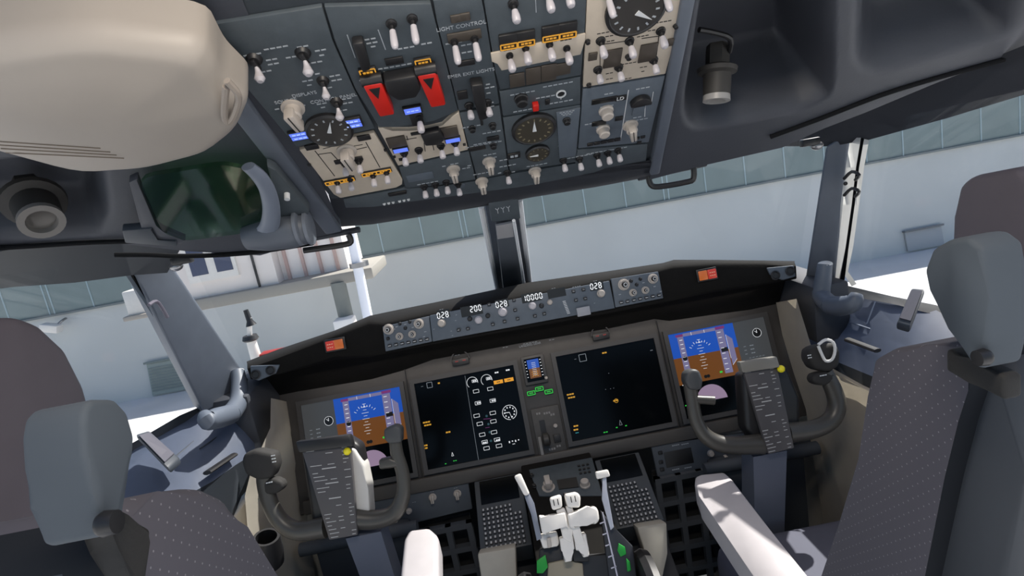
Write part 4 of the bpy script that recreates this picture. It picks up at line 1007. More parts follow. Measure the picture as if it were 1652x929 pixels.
def amb(t,px,p,w=.024,h=.010,dark=.012):
    q=px(*p); o=obj('annunciator',MB().rect(q.x-w/2-.0015,q.y-h/2-.0015,q.x+w/2+.0015,q.y+h/2+dark,th,th+.005,.001),black,t)
    mb=MB(); mb.poly([(q.x-w/2,q.y-h/2),(q.x+w/2,q.y-h/2),(q.x+w/2,q.y+h/2),(q.x-w/2,q.y+h/2)],.0018,th+.005,th+.0058,True); dashes(mb,q.x,q.y,3,w*.18,h*.3,w*.05,0,th+.005,th+.0056)
    obj('lit_border',mb,e_amber2,o)
def texts(t,px,L,m=markd,sz=.0075):
    for s_,p in L: q=px(*p); text('lettering',s_,t,(q.x,q.y,th+.0002),sz,m)
def dsh(t,px,L,m=markd,w=.0065,h=.0021):
    mb=MB()
    for p,n in L: q=px(*p); dashes(mb,q.x,q.y,n,w,h,.002,0,th,th+.0005)
    obj('markings',mb,m,t)
def dk(t,px,L,m=black,nm='dark_window',z=.003):
    for (p,w,h) in L: q=px(*p); obj(nm,MB().rect(q.x-w/2,q.y-h/2,q.x+w/2,q.y+h/2,th,th+z,.0008),m,t)
def gauge(t,px,p,r,m=gaugef,nd=1.6,marks=12,mm=None,hand=None):
    q=px(*p); o=obj('gauge',MB().lathe([(r*1.12,0),(r*1.12,.7),(r*1.0,1),(r*.95,.8)],(q.x,q.y,th),(q.x,q.y,th+.008),30),black,t)
    obj('dial_face',MB().disc((q.x,q.y),r*.96,th+.004,th+.0068,28),m,o)
    mb=MB()
    for k in range(marks): an=k*2*PI/marks; mb.line((q.x+r*.70*math.cos(an),q.y+r*.70*math.sin(an)),(q.x+r*.84*math.cos(an),q.y+r*.84*math.sin(an)),r*.07,th+.0068,th+.0073)
    obj('dial_marks',mb,mm or markd,o)
    mb=MB(); an=nd; mb.prism([(q.x+r*.1*math.cos(an+PI/2),q.y+r*.1*math.sin(an+PI/2)),(q.x+r*.75*math.cos(an),q.y+r*.75*math.sin(an)),(q.x-r*.1*math.cos(an+PI/2),q.y-r*.1*math.sin(an+PI/2))],th+.0075,th+.009); obj('needle',mb,mark,o)
def rk(t,px,me,nm,p,sc=1,h=.012): q=px(p[0],p[1],th+h); inst(me,nm,t,(q.x,q.y,th),0,sc)
def kn(t,px,p,sc=1,rot=0): q=px(p[0],p[1],th+.015); knob(t,(q.x,q.y,th),rot,sc)
# col 1 upper
def f(t,px):
    for p in((412,98),(490,88)): q=px(*p,th); selector(t,(q.x,q.y+.003,th),.15 if p[0]<450 else .15,1.0)
    q=px(521,130,th); selector(t,(q.x,q.y,th),0,.85)
    kn(t,px,(473,186),1.25,.15); q=px(543,164,th); selector(t,(q.x,q.y,th),0,.9)
    gauge(t,px,(531,208),.034,nd=1.2)
    ann(t,px,(483,215),.028,.018,e_annb); ann(t,px,(568,195),.028,.020,e_annb)
    dsh(t,px,[((407,88),3),((386,104),1),((438,96),2),((441,103),2),((429,115),2),((488,75),2),((470,92),2),((517,81),2),((519,89),1),((506,101),3),((512,119),1),((496,130),2),((499,137),1),((540,122),2),((543,129),2),((532,141),1),((447,176),1),((462,168),2),((489,170),1),((519,167),2),((521,173),1),((559,159),2),((561,166),2),((552,178),2),((445,77),4)])
    texts(t,px,[('DISPLAYS',(491,152)),('SOURCE',(461,163)),('CONTROL PANEL',(538,159))],markd,.0088)
omod('display_source_panel','slate overhead panel with white-tipped selectors marked DISPLAYS and a round gauge, by the beige housing',[(335,40),(357,95),(478,238),(606,208),(572,145),(537,66),(520,10)],panel,f)
# col 1 lower beige
def f(t,px):
    q=px(560,250,th+.01); knob(t,(q.x,q.y,th),.1,1.2)
    tg(t,px,[(557,280),(580,276)],TIPS); tg(t,px,[(545,309),(566,304),(603,298),(625,293)],TIPS)
    for p in((548,290),(607,276)): q=px(*p); o=obj('amber_bar',MB().rect(q.x-.028,q.y-.006,q.x+.028,q.y+.006,th,th+.004,.0008),black,t); mb=MB(); mb.poly([(q.x-.026,q.y-.0042),(q.x+.026,q.y-.0042),(q.x+.026,q.y+.0042),(q.x-.026,q.y+.0042)],.0016,th+.004,th+.0048,True); mb.rect(q.x-.001,q.y-.004,q.x+.001,q.y+.004,th+.004,th+.0048); dashes(mb,q.x-.013,q.y,3,.004,.003,.001,0,th+.004,th+.0046); dashes(mb,q.x+.013,q.y,3,.004,.003,.001,0,th+.004,th+.0046); obj('lit_border',mb,e_amber2,o)
    dk(t,px,[((503,236),.022,.012),((587,221),.022,.012),((577,255),.018,.010),((546,260),.014,.010),((622,241),.006,.005),((499,265),.006,.005)])
    def L(*a): return [px(*p)[:2] for p in a]
    mb=MB(); mb.poly(L((508,243),(540,284)),.0014,th,th+.0005); mb.poly(L((513,249),(534,246),(545,258)),.0014,th,th+.0005); mb.poly(L((590,229),(613,270)),.0014,th,th+.0005); mb.poly(L((570,242),(592,237)),.0014,th,th+.0005); mb.poly(L((521,240),(536,236)),.0012,th,th+.0005); mb.poly(L((567,236),(585,233)),.0012,th,th+.0005)
    obj('flow_lines',mb,blackline,t)
omod('fuel_panel','cream overhead panel with fuel flow lines and two amber bars, at the front left corner',[(482,242),(517,232),(604,214),(650,290),(649,298),(640,303),(549,320),(538,314)],cream,f)
# col 2 upper
def f(t,px):
    amb(t,px,(593,113),.022,.011,.002); amb(t,px,(682,97),.022,.011,.002)
    for a,c,w in(((600,130),(625,189),.028),((687,114),(708,174),.028)):
        A=px(*a,th+.012);B_=px(*c,th+.022); o=obj('red_guard',MB().prism([(A.x-w/2,A.y),(A.x+w/2,A.y),(B_.x+w*.42,B_.y),(B_.x-w*.42,B_.y)],th,th+.020,.003),red,t)
        obj('guard_hinge',MB().cyl((A.x-w*.55,A.y,th+.010),(A.x+w*.55,A.y,th+.010),.009),black,o); 
        mb=MB(); Mx=A.lerp(B_,.25); mb.prism([(Mx.x-.008,Mx.y+.01),(Mx.x+.008,Mx.y+.01),(Mx.x,Mx.y-.012)],th+.02,th+.0212); obj('guard_notch',mb,black,o)
    q=px(648,127); obj('guard_block',MB().prism([(q.x-.024,q.y+.022),(q.x+.024,q.y+.022),(q.x+.026,q.y-.006),(q.x+.015,q.y-.022),(q.x-.012,q.y-.022),(q.x-.024,q.y-.004)],th,th+.022,.004),black,t)
    q=px(578,72); q2=px(590,102); obj('guard_channel',MB().prism([px(566,58),px(585,55),px(597,100),px(583,104)],th,th+.016,.003),black,t)
    dk(t,px,[((636,97),.026,.012)])
    for p in((636,68),(670,60)): q=px(*p,th+.03); toggle(t,(q.x,q.y+.004,th),TIPL)
    ann(t,px,(665,174),.026,.012,e_annb,False)
    q=px(676,196,th+.02); toggle(t,(q.x,q.y-.01,th)); q=px(672,190); obj('switch_well',MB().rect(q.x-.010,q.y-.016,q.x+.010,q.y+.016,th,th+.003,.001),black,t)
    dsh(t,px,[((597,127),4),((683,111),4),((637,107),6),((655,77),3),((688,70),2),((597,63),2),((600,69),2),((602,75),1),((627,115),2)])
    mb=MB(); mb.poly([px(*p)[:2] for p in((610,48),(622,80))],.0012,th,th+.0005); mb.poly([px(*p)[:2] for p in((560,56),(573,93))],.0012,th,th+.0005); obj('edge_lines',mb,markd,t)
omod('standby_power_panel','slate overhead panel with two long red guards and a blue light between them',[(522,10),(540,66),(574,145),(611,206),(640,206),(700,196),(740,179),(702,31),(696,5)],panel,f)
def f(t,px):
    for a,p in(((640,228),(646,239)),((724,212),(730,223))):
        q=px(*a); obj('dark_window',MB().rect(q.x-.016,q.y-.012,q.x+.016,q.y+.014,th,th+.004,.001),tape,t); q=px(*p); o=obj('annunciator',MB().rect(q.x-.014,q.y-.006,q.x+.014,q.y+.006,th,th+.005,.0008),black,t); obj('lit_legend',MB().rect(q.x-.0125,q.y-.0048,q.x+.0125,q.y+.0048,th+.005,th+.0056),e_annb,o)
    q=px(697,215); obj('rotary_block',MB().prism([(q.x-.018,q.y+.016),(q.x+.014,q.y+.018),(q.x+.02,q.y-.006),(q.x+.008,q.y-.018),(q.x-.016,q.y-.014)],th,th+.014,.003),black,t)
    tg(t,px,[(654,264),(678,259),(714,252),(737,247)],TIPS)
    dk(t,px,[((671,214),.018,.006),((648,256),.01,.006),((636,252),.005,.005),((622,241),.005,.005),((749,232),.005,.005)])
    mb=MB()
    for a in(((655,225),(672,222)),((684,230),(686,244)),((698,232),(700,242)),((656,219),(658,226)),((708,205),(710,214))): mb.poly([px(*p)[:2] for p in a],.0014,th,th+.0005)
    obj('flow_lines',mb,blackline,t)
omod('generator_panel','cream overhead panel with two blue lights behind the red guards, notched at its rear edge',[(609,207),(618,206),(632,212),(660,212),(690,208),(715,203),(728,190),(741,180),(756,242),(642,268)],cream,f)
def f(t,px):
    kn(t,px,(733,283),.92); dk(t,px,[((678,285),.05,.022),((742,300),.02,.012)],panel2,'blank_plate',.001)
    for p in((724,262),(735,262)): pass
    dsh(t,px,[((733,264),2),((752,271),2),((716,268),1),((757,267),1)])
omod('load_meter_panel','blank slate overhead strip with one cream knob, ahead of the cream generator panel',[(643,270),(757,244),(763,268),(768,290),(700,300),(654,304)],panel,f)
def f(t,px):
    dk(t,px,[((735,29),.014,.012),((750,26),.014,.012)],tape,'readout'); dk(t,px,[((749,57),.048,.016)],tape,'readout')
    for p in((738,95),(771,90)): q=px(*p,th+.03); toggle(t,(q.x,q.y+.006,th),TIPL)
    q=px(769,155); P=[px(757,125),(px(777,122)),px(785,178),px(771,182),px(762,150)]; obj('guard_channel',MB().prism(P,th,th+.018,.003),black,t)
    dk(t,px,[((746,152),.016,.018),((752,100),.026,.010)])
    tg(t,px,[(760,188),(790,183)],TIPS)
    texts(t,px,[('EMER EXIT LIGHTS',(760,118)),('LIGHT CONTROL',(744,42))],markd,.0088)
    dsh(t,px,[((732,69),3),((762,61),3),((752,72),2),((753,84),2),((787,136),1),((790,141),2),((788,150),1),((789,166),2),((790,172),2)])
omod('emergency_light_panel','slate overhead panel marked EMER EXIT LIGHTS with a long black guard',[(698,0),(704,31),(740,180),(806,168),(802,143),(781,18),(776,-10)],panel,f)
def f(t,px):
    for p in((762,209),(795,204),(796,236)): rk(t,px,RKD,'push_switch',p,.55,.004)
    dk(t,px,[((777,196),.004,.014),((795,222),.022,.010),((770,238),.030,.010)])
    dsh(t,px,[((760,204),4),((793,213),4),((778,231),4),((765,236),4),((795,230),4)])
    kn(t,px,(791,270),.92); dsh(t,px,[((790,249),3),((812,258),2),((795,254),2)])
omod('service_interphone_panel','plain slate overhead panel with small black push switches in the middle column',[(741,182),(806,170),(814,225),(818,262),(822,280),(770,290),(758,244)],panel,f)
def f(t,px):
    tg(t,px,[(833,26),(889,8),(921,0)])
    for p in((820,71),(848,66),(888,58),(915,53)): amb(t,px,p,.024,.0095,.016)
    P=[px(*p) for p in((791,84),(858,70),(944,52),(944,62),(936,86),(808,112),(803,100),(793,98))]; pl=obj('cream_plate',MB().prism(P,th,th+.003,.001),cream,t)
    tg(t,px,[(826,106),(852,94),(891,88),(919,94)])
    dk(t,px,[((834,128),.024,.028),((860,121),.024,.034),((885,116),.024,.034),((908,110),.024,.024)],tape,'readout')
    mb=MB()
    for p in((822,80),(849,74),(889,67),(913,64)): q=px(*p,th+.003); dashes(mb,q.x,q.y,3,.005,.0016,.001,0,th+.003,th+.0036)
    obj('cream_plate_text',mb,blackline,pl)
    mb=MB(); mb.poly([px(*p)[:2] for p in((864,0),(865,20))],.001,th,th+.0005); obj('edge_lines',mb,markd,t)
omod('hydraulic_panel','slate overhead panel with four small amber lights above a cream strip of switches',[(778,-10),(783,18),(800,120),(806,146),(938,122),(944,50),(949,-30),(780,-30)],panel,f)
def f(t,px):
    rk(t,px,RKD,'round_switch',(841,161),.95,.004); q=px(863,168); obj('red_tab',MB().rect(q.x-.005,q.y-.007,q.x+.005,q.y+.007,th,th+.01,.001),red,t)
    q=px(905,151); obj('key_ring',MB().ring2d((q.x,q.y),.0075,.002,th,th+.002),mark,t); mb=MB(); mb.disc((q.x,q.y),.005,th,th+.001,14); obj('lock_core',mb,black,t)
    dk(t,px,[((883,163),.008,.012)])
    dsh(t,px,[((843,150),5),((880,156),4),((900,136),6),((905,164),5),((843,178),4)])
    dsh(t,px,[((905,158),1)],mark,.001,.006)
omod('door_warning_panel','narrow slate overhead panel with a ringed keylock and a red tab',[(805,148),(937,124),(937,168),(811,188)],panel,f)
def f(t,px):
    gauge(t,px,(861,206),.036,mat('gauge_brown',S(62,58,50),.35),PI/2,16,mat('gauge_tick_tan',S(120,112,90),.5)); gauge(t,px,(867,245),.021,MT['gauge_brown'],PI*1.0,12,MT['gauge_tick_tan'])
    dk(t,px,[((829,250),.024,.016)],black); q=px(829,250); dsh(t,px,[((903,235),1)])
    mb=MB(); dashes(mb,q.x,q.y,2,.006,.006,.002,0,th+.003,th+.0035); obj('readout_digits',mb,markd,t)
    P=[px(*p) for p in((897,180),(936,172),(928,250),(902,254))]; pl=obj('side_plate',MB().prism(P,th,th+.003,.001),panel2,t)
    q=px(914,194,th+.004); inst(RKD,'push_switch',t,(q.x,q.y,th+.003),0,.6)
    mb=MB()
    for k in range(3): dashes(mb,px(914,178).x,px(914,178).y-.004*k,5-k,.004,.0014,.0015,0,th+.003,th+.0036)
    obj('side_plate_text',mb,markd,pl)
omod('cabin_pressure_gauge_panel','slate overhead panel with one large and one small round gauge',[(811,190),(937,169),(930,262),(822,278)],panel,f)
def f(t,px):
    q=px(1025,10); gauge(t,px,(1025,14),.040,gaugef,-.6,14)
    for p in((988,14),(1080,4)): q=px(*p,th+.03); toggle(t,(q.x,q.y,th),TIPL)
    tg(t,px,[(975,84),(1022,84),(1073,68)]); tg(t,px,[(970,130),(1004,126),(1061,114)],TIPS)
    dk(t,px,[((988,93),.028,.036),((1045,84),.028,.036)],tape,'readout')
    for p in((1014,92),(1078,12)): rk(t,px,RKD,'button',p,.45,.002)
    dk(t,px,[((956,90),.014,.015),((1081,67),.010,.014)],tape,'small_plate')
    mb=MB()
    for a in(((968,122),(968,72),(1010,66)),((1057,105),(1063,58),(1035,62)),((1002,118),(1003,106))): mb.poly([px(*p)[:2] for p in a],.0012,th,th+.0005)
    for p,n in(((973,53),3),((1021,48),4),((1021,55),2),((1051,49),2),((1070,35),4),((983,58),2),((985,66),2),((1014,102),4),((1037,58),3),((983,118),2),((983,127),2),((1038,108),2),((1037,115),1),((1010,127),3)): q=px(*p); dashes(mb,q.x,q.y,n,.005,.0014,.0015,0,th,th+.0005)
    obj('flow_lines',mb,blackline,t)
    for p in((950,137),(948,67),(1090,42)): rk(t,px,RKD,'panel_fastener',p,.35,.001)
omod('air_conditioning_panel','large cream overhead panel with a big dark gauge, right rear corner',[(948,-40),(1112,-40),(1105,2),(1074,120),(940,142)],cream,f)
def f(t,px):
    rk(t,px,RKI,'round_knob',(980,186),1.1,.012); rk(t,px,RKI,'round_knob',(975,216),1.05,.012)
    for p,w in(((975,161),.045),((966,198),.026)):
        q=px(*p); o=obj('display_window',MB().rect(q.x-w/2,q.y-.006,q.x+w/2,q.y+.006,th,th+.002,.0006),e_blk,t)
    for st,p in(('LD',(1000,157)),): text('readout_letters',st,t,(px(*p).x,px(*p).y,th+.0032),.011,mark)
    dk(t,px,[((1001,157),.020,.011),((998,190),.014,.010)])
    q=px(1033,160); obj('rotary_block',MB().prism([(q.x+.019*math.cos(a*PI/10),q.y-.006+.019*math.sin(a*PI/10)) for a in range(11)],th,th+.012,.002),black,t)
    dk(t,px,[((1030,178),.022,.020)],panel2,'square_plate',.002)
    kn(t,px,(1020,212),1.05,.2)
    mb=MB(); mb.poly([px(*p)[:2] for p in((1014,145),(1001,225))],.0014,th,th+.0005); mb.poly([px(*p)[:2] for p in((1054,148),(1051,165))],.0012,th,th+.0005); mb.poly([px(*p)[:2] for p in((1041,170),(1040,188))],.0012,th,th+.0005); obj('divider_lines',mb,mark,t)
    dsh(t,px,[((982,151),2),((1037,142),3),((979,171),3),((968,205),2),((1031,193),4),((1028,189),2),((950,200),2),((1012,195),1)])
    for k in range(5): dk(t,px,[((952+k*11,232-k*2),.012,.008)])
    for p in((1028,222),(1037,220),(1031,229)): dk(t,px,[(p,.008,.006)])
omod('cabin_altitude_panel','slate overhead panel with two cream knobs beside a white divider line',[(940,144),(1074,122),(1047,230),(932,240)],panel2,f)
def f(t,px):
    tg(t,px,[(686,314),(704,311),(722,307),(741,310),(821,291),(912,271),(938,269),(967,263),(984,259),(1001,255)],TIPS,.020)
    kn(t,px,(779,302),.92); kn(t,px,(865,285),.92)
    dsh(t,px,[((690,295),5),((935,252),6),((966,245),6),((995,240),5),((866,266),5),((780,279),5),((819,267),4),((828,277),1),((806,279),1)],markd)
    q=px(640,325); mb=MB()
    for k in range(6): x=q.x-.025+k*.009+(.004 if k>2 else 0); mb.prism([(x-.003,q.y+.002),(x+.003,q.y+.002),(x+.001,q.y-.003),(x-.002,q.y-.003)],th,th+.002)
    obj('pale_tabs',mb,mark,t); dk(t,px,[((641,311),.036,.010)])
omod('exterior_light_panel','long slate strip along the front edge of the overhead, a row of white-tipped light switches',[(552,322),(651,304),(700,302),(768,292),(822,281),(930,264),(932,242),(1047,232),(1044,262),(850,300),(600,334),(556,336)],panel,f)
# ================================================================== HUD, lamps in the ceiling
def pillow(mb,poly,n0,n1,rad,F,steps=7,top=0.0):
    c=Vector((sum(p[0] for p in poly)/len(poly),sum(p[1] for p in poly)/len(poly)))
    rs=[[(p[0],p[1],n0) for p in poly]]
    R=sum((Vector(p[:2])-c).length for p in poly)/len(poly)
    for j in range(steps+1):
        a=j/steps*PI/2; sc=1-(1-math.cos(a))*0-(rad/R)*(1-math.cos(a)) ; h=n1-rad+rad*math.sin(a)
        sc=1-(rad/R)*(1-math.cos(a)); rs.append([(c.x+(p[0]-c.x)*sc,c.y+(p[1]-c.y)*sc,h) for p in poly])
    s0=sc
    for j in range(1,6):
        k=s0*(1-j/5.5); rs.append([(c.x+(p[0]-c.x)*k,c.y+(p[1]-c.y)*k,n1+top*(1-(k/s0)**2)) for p in poly])
    mb.rings(rs); mb.xf(F.M); return mb
HD=OH.at(0,0,.07)
hp=rnd([(-260,120),(120,60),(330,85),(360,140),(404,180),(384,224),(340,258),(240,284),(120,292),(-60,245),(-260,180)],3,.25)
HU=thing('head_up_projector','large beige rounded projector housing hanging over the left seat','projector',HD.w(-.55,.1,0))
o=obj('cover',pillow(MB(),[HD.px(*p,.03)[:2] for p in hp],-.05,.03,.035,HD,7,.012),beige,HU,True,angle=60)
from mathutils.bvhtree import BVHTree
bv=BVHTree.FromPolygons([BASE[o.name]@v.co for v in o.data.vertices],[list(p.vertices) for p in o.data.polygons])
mb=MB()
for k,(a,c) in enumerate((((-60,224),(162,239)),((-60,230),(178,245)),((-60,236),(188,250)),((10,246),(200,255)))):
    P=[]
    for i in range(13):
        f_=i/12; h=bv.ray_cast(CAM,ray(a[0]+(c[0]-a[0])*f_,a[1]+(c[1]-a[1])*f_).normalized())
        if h[0] is not None: P.append(h[0])
    if len(P)>2: mb.tube(P,.0011,6,0)
obj('vent_grooves',mb,mat('groove_brown',S(110,98,86),.7),HU,True)
mb=MB(); P=[HD.px(*p,.036) for p in((366,130),(372,137),(384,152),(383,170),(375,190),(367,197),(362,185),(363,160),(365,140))]
mb.tube([HD.w(*p) for p in P],.0045,8,3); obj('side_rib',mb,mat('rib_beige',S(150,140,130),.5),HU,True)
q=HD.px(206,270,.03); obj('latch_slot',MB().ball(HD.w(q.x,q.y,.02),.014,(1.2,.5,.5)),mat('latch_brown',S(110,96,88),.6),HU,True)
# combiner glass
CF=OH.at(0,0,.035)
CG=thing('combiner_glass','dark green tinted combiner glass with a curved grey arm below the beige projector','glass',CF.w(*CF.px(320,330)[:2]))
mb=MB(); P=[CF.px(*p) for p in rnd([(222,284),(360,262),(405,272),(432,345),(404,372),(300,386),(262,372)],3,.2)]; mb.prism(P,-.004,.004).xf(CF.M); obj('glass_plate',mb,hudg,CG,True)
mb=MB(); P=[CF.px(*p) for p in((208,292),(222,286),(250,362),(262,372),(300,386),(292,392),(240,384),(228,366))]; mb.prism(P,-.012,.003,.002).xf(CF.M); obj('left_frame',mb,ceil_m,CG,True)
mb=MB(); mb.tube([CF.w(*CF.px(*p,.02)) for p in((400,268),(418,284),(432,308),(438,340),(434,366),(420,384))],[.012,.014,.014,.015,.017,.02],12,4,flat=.6); obj('arm',mb,mat('arm_blue_grey',S(112,120,134),.45),CG,True)
mb=MB(); mb.tube([CF.w(*CF.px(*p,.015)) for p in((396,384),(430,378),(470,372),(500,368))],[.022,.032,.034,.028],14,4); obj('pivot_housing',mb,mat('pivot_grey',S(84,90,100),.5),CG,True)
for xx,r in((478,.034),(494,.033)):
    a=CF.w(*CF.px(xx,368,.015)); c=CF.w(*CF.px(xx+9,366.5,.015)); mb=MB(); mb.lathe([(r*.8,0),(r,.2),(r,.8),(r*.8,1)],a,c,24); obj('pivot_disc',mb,mat('pivot_disc_grey',S(104,110,120),.4),CG,True)
mb=MB(); P=[CF.px(*p) for p in((430,268),(446,276),(500,340),(492,362),(450,350),(440,300))]; mb.prism(P,-.02,0.0,.004).xf(CF.M); obj('mount_plate',mb,panel,CG,True)
mb=MB(); q=CF.px(463,314,.002); mb.cyl(CF.w(q.x,q.y,0),CF.w(q.x,q.y,.012),.005,seg=10); obj('screw',mb,mark,CG,True)
mb=MB(); P=[CF.px(*p) for p in((197,368),(246,364),(252,384),(286,384),(286,394),(202,388))]; mb.prism(P,-.01,.006,.003).xf(CF.M); obj('hinge_block',mb,consd,CG,True)
# lamps
def lamp(lab,base,end,r,Fo,body,ring):
    t=thing('reading_lamp',lab,'lamp',base)
    ax=(end-base)
    obj('bracket_box',MB().lathe([(r*.75,0),(r*.8,.1),(r*.8,.42)],base,end,6),body,t,True)
    obj('shade',MB().lathe([(r*.9,.40),(r*1.35,.46),(r*1.3,.54),(r*.95,.58),(r*.9,1),(r*.7,1.02),(r*.68,.9)],base,end,26),body,t,True)
    d=ax.normalized(); obj('lens_ring',MB().lathe([(r*.9,0),(r*.92,1),(r*.62,1),(r*.6,0)],end-d*.004,end+d*.008,26),ring,t,True)
    return t
a=OH.w(*OH.px(1158,72,-.08)); c=OH.w(*OH.px(1156,156,.0)); lamp('dark map lamp in the ceiling recess right of the overhead panels',a,c,.026,OH,mat('lamp_body_dark',S(50,48,46),.6),mat('lamp_ring_grey',S(150,148,146),.4))
mb=MB(); mb.tube([OH.w(*OH.px(*p,-.06)) for p in((1128,48),(1150,52),(1178,62),(1176,84))],.005,8,3); obj('lamp_cable',mb,black,label='short black cable looping over the map lamp in the right ceiling recess',cat='cable')
a=OH.w(*OH.px(44,300,-.06)); c=OH.w(*OH.px(66,354,.03)); lamp('dark map lamp with a pale ring in the ceiling recess at the far left',a,c,.036,OH,MT['lamp_body_dark'],mat('lamp_ring_pale',S(128,124,120),.4))
# ================================================================== YOKES
def yoke(lab,arms,clip,hub,O,knob_p,col,clipm):
    F=Frame(O,(1,0,0),(0,.30,.954)); t=thing('control_yoke',lab,'yoke',F.M)
    W=lambda p,n=0:F.px(*p,n)
    for i,(pts,rad) in enumerate(arms): obj('horn',MB().tube([W(p) for p in pts],rad,14,5),yokem,t,angle=60)
    # hub behind the chart clip
    mb=MB(); P=[W(p,-.03) for p in hub]; c=P; pl=MB(); pl.prism(P,-.06,-.005,.012,3); obj('hub',pl,black,t)
    cl=obj('chart_clip',MB().prism([W(p,.02) for p in clip],.012,.026,.003),mat('clip_board_grey',S(72,70,72),.5),t)
    TL,TR,BR,BL=[W(p,.026) for p in clip]
    mb=MB(); rnd_=random.Random(3)
    n=24
    for k in range(n):
        f_=(k+.6)/n; L=TL.lerp(BL,f_);R=TR.lerp(BR,f_)
        if k in(5,9,13): 
            a,b_=.3,.62; p=L.lerp(R,a);q=L.lerp(R,b_); mb.line(p,q,.0022,.026,.0265); continue
        for (a,b_) in((.06,.06+rnd_.uniform(.12,.32)),(.80,.80+rnd_.uniform(.06,.16))):
            if rnd_.random()<.8: mb.line(L.lerp(R,a),L.lerp(R,b_),.0014,.026,.0265)
        if rnd_.random()<.35: mb.line(L.lerp(R,.45),L.lerp(R,.6),.0014,.026,.0265)
    obj('checklist_lines',mb,mat('checklist_print',S(176,176,176),.6),cl)
    mb=MB(); a=TL.lerp(TR,-.06);c2=TL.lerp(TR,1.06); up=(TL-BL).normalized()
    mb.prism([a-up*.004,c2-up*.004,c2+up*.022,a+up*.022],.012,.036,.004); sp=obj('spring_clip',mb,clipm,cl)
    q=W(knob_p,.03); obj('yellow_marker',MB().ball((q.x,q.y,.03),.0085),yel,cl)
    # column
    mb=MB(); w=.038
    A=F.w(*W(col[0],-.03)); Bm=Vector((A.x,A.y+.12,.02)); 
    rs=[]
    for s,wd,dp in((0,.050,.030),(.35,.046,.035),(1,.050,.045)):
        c=A.lerp(Bm,s); rs.append([c+Vector((-wd*.8,-dp,0)),c+Vector((wd*.8,-dp,0)),c+Vector((wd*.8,dp,0)),c+Vector((-wd*.8,dp,0))])
    mb.rings(rs); obj('column',mb,mat('column_blue_grey',S(92,98,112),.45),t,True)
    return t,F,W
OLy=aty(535,780,1.2); t,F,W=yoke('left control yoke with a grey checklist clip, sun on the right of its hub',
  [([(430,750),(428,775),(436,812),(455,843),(482,856),(525,850)],[.020,.019,.018,.019,.021,.024]),([(637,700),(640,730),(650,765),(650,800),(635,828),(605,838),(570,836)],[.014,.015,.0155,.017,.019,.021,.024])],
  [(488,726),(566,716),(578,862),(532,870)],[(490,720),(560,700),(585,715),(600,790),(590,850),(545,866),(510,850)],OLy,(560,728),((590,850),),black)
def grip_l(t,W,c):
    mb=MB(); P=[W(p,.0) for p in c['head']]; mb.prism(P,-.022,.024,.010,3); h=obj('grip_head',mb,blackm,t)
    mb=MB(); P=[W(p,.0) for p in c['lump']]; mb.prism(P,-.015,.018,.009,3); obj('thumb_rest',mb,blackm,t)
    mb=MB()
    for p in c['mk']: q=W(p,.026); dashes(mb,q.x,q.y,2,.004,.0022,.001,0,.0245,.0252)
    obj('switch_legend',mb,mark,h)
grip_l(t,W,dict(head=[(400,728),(418,722),(448,728),(452,748),(444,768),(424,772),(402,762),(396,742)],lump=[(430,772),(446,768),(460,774),(462,785),(450,794),(432,796),(422,786)],mk=[(440,735),(441,740),(442,745),(432,779),(436,778)]))
mb=MB(); P=[W(p,0) for p in((622,690),(640,683),(650,688),(650,712),(630,714),(622,706))]; mb.prism(P,-.018,.02,.006,3); h=obj('grip_head',mb,mat('grip_grey',S(62,64,66),.5),t)
mb=MB(); P=[W(p,0) for p in((612,740),(630,736),(646,742),(646,752),(614,756))]; mb.prism(P,-.012,.014,.006,3); obj('thumb_rest',mb,yokem,t)
mb=MB(); P=[W(p,-.01) for p in((566,722),(574,722),(590,750),(596,785),(600,830),(578,850),(570,790))]; mb.prism(P,-.05,.004,.006,3); obj('hub_sunlit_side',mb,mat('hub_sunlit_pale',S(196,194,190),.45),t)  # right side of the hub, with the sunlight put into its pale colour
ORy=aty(1225,665,1.2); t,F,W=yoke('right control yoke with a grey checklist clip, its outer grip topped by a pale ring',
  [([(1113,618),(1117,645),(1124,680),(1142,706),(1175,718),(1230,716)],[.016,.015,.016,.018,.020,.024]),([(1330,600),(1345,630),(1350,655),(1340,678),(1312,692),(1270,698)],[.018,.019,.020,.020,.021,.024])],
  [(1198,598),(1252,590),(1280,722),(1238,732)],[(1190,600),(1262,588),(1284,640),(1284,710),(1225,728),(1196,690)],ORy,(1260,595),((1232,722),),mat('spring_clip_grey',S(118,116,110),.4))
grip_l(t,W,dict(head=[(1298,562),(1312,556),(1340,552),(1348,568),(1346,590),(1330,600),(1306,594),(1297,578)],lump=[(1308,602),(1325,598),(1340,602),(1340,614),(1322,622),(1308,618),(1304,610)],mk=[(1306,573),(1307,577),(1326,606),(1331,605)]))
mb=MB(); P=[W(p,.028) for p in((1320,556),(1332,548),(1344,552),(1347,566),(1342,580),(1332,582),(1326,572),(1320,558))]; mb.tube(P,.0035,8,3); obj('trigger_ring',mb,pale,t)
mb=MB(); P=[W(p,0) for p in((1102,600),(1112,594),(1124,596),(1130,612),(1128,628),(1108,628),(1101,614))]; mb.prism(P,-.02,.022,.008,3); obj('grip_head',mb,MT['grip_grey'],t)
mb=MB(); mb.tube([W(p,.004) for p in((1118,644),(1135,645),(1152,646))],[.010,.010,.0105],12,2); obj('thumb_rest',mb,yokem,t)
t=thing('cup_holder','dark round cup holder low on the left side wall beside the yoke','holder',atx(424,880,-.72))
mb=MB(); c=atx(424,882,-.73); mb.lathe([(.030,0),(.036,.1),(.036,.5),(.030,1),(.024,1),(.024,.2)],c+Vector((0,.0,-.05)),c+Vector((.02,-.01,.03)),24); obj('cup_ring',mb,black,t,True)
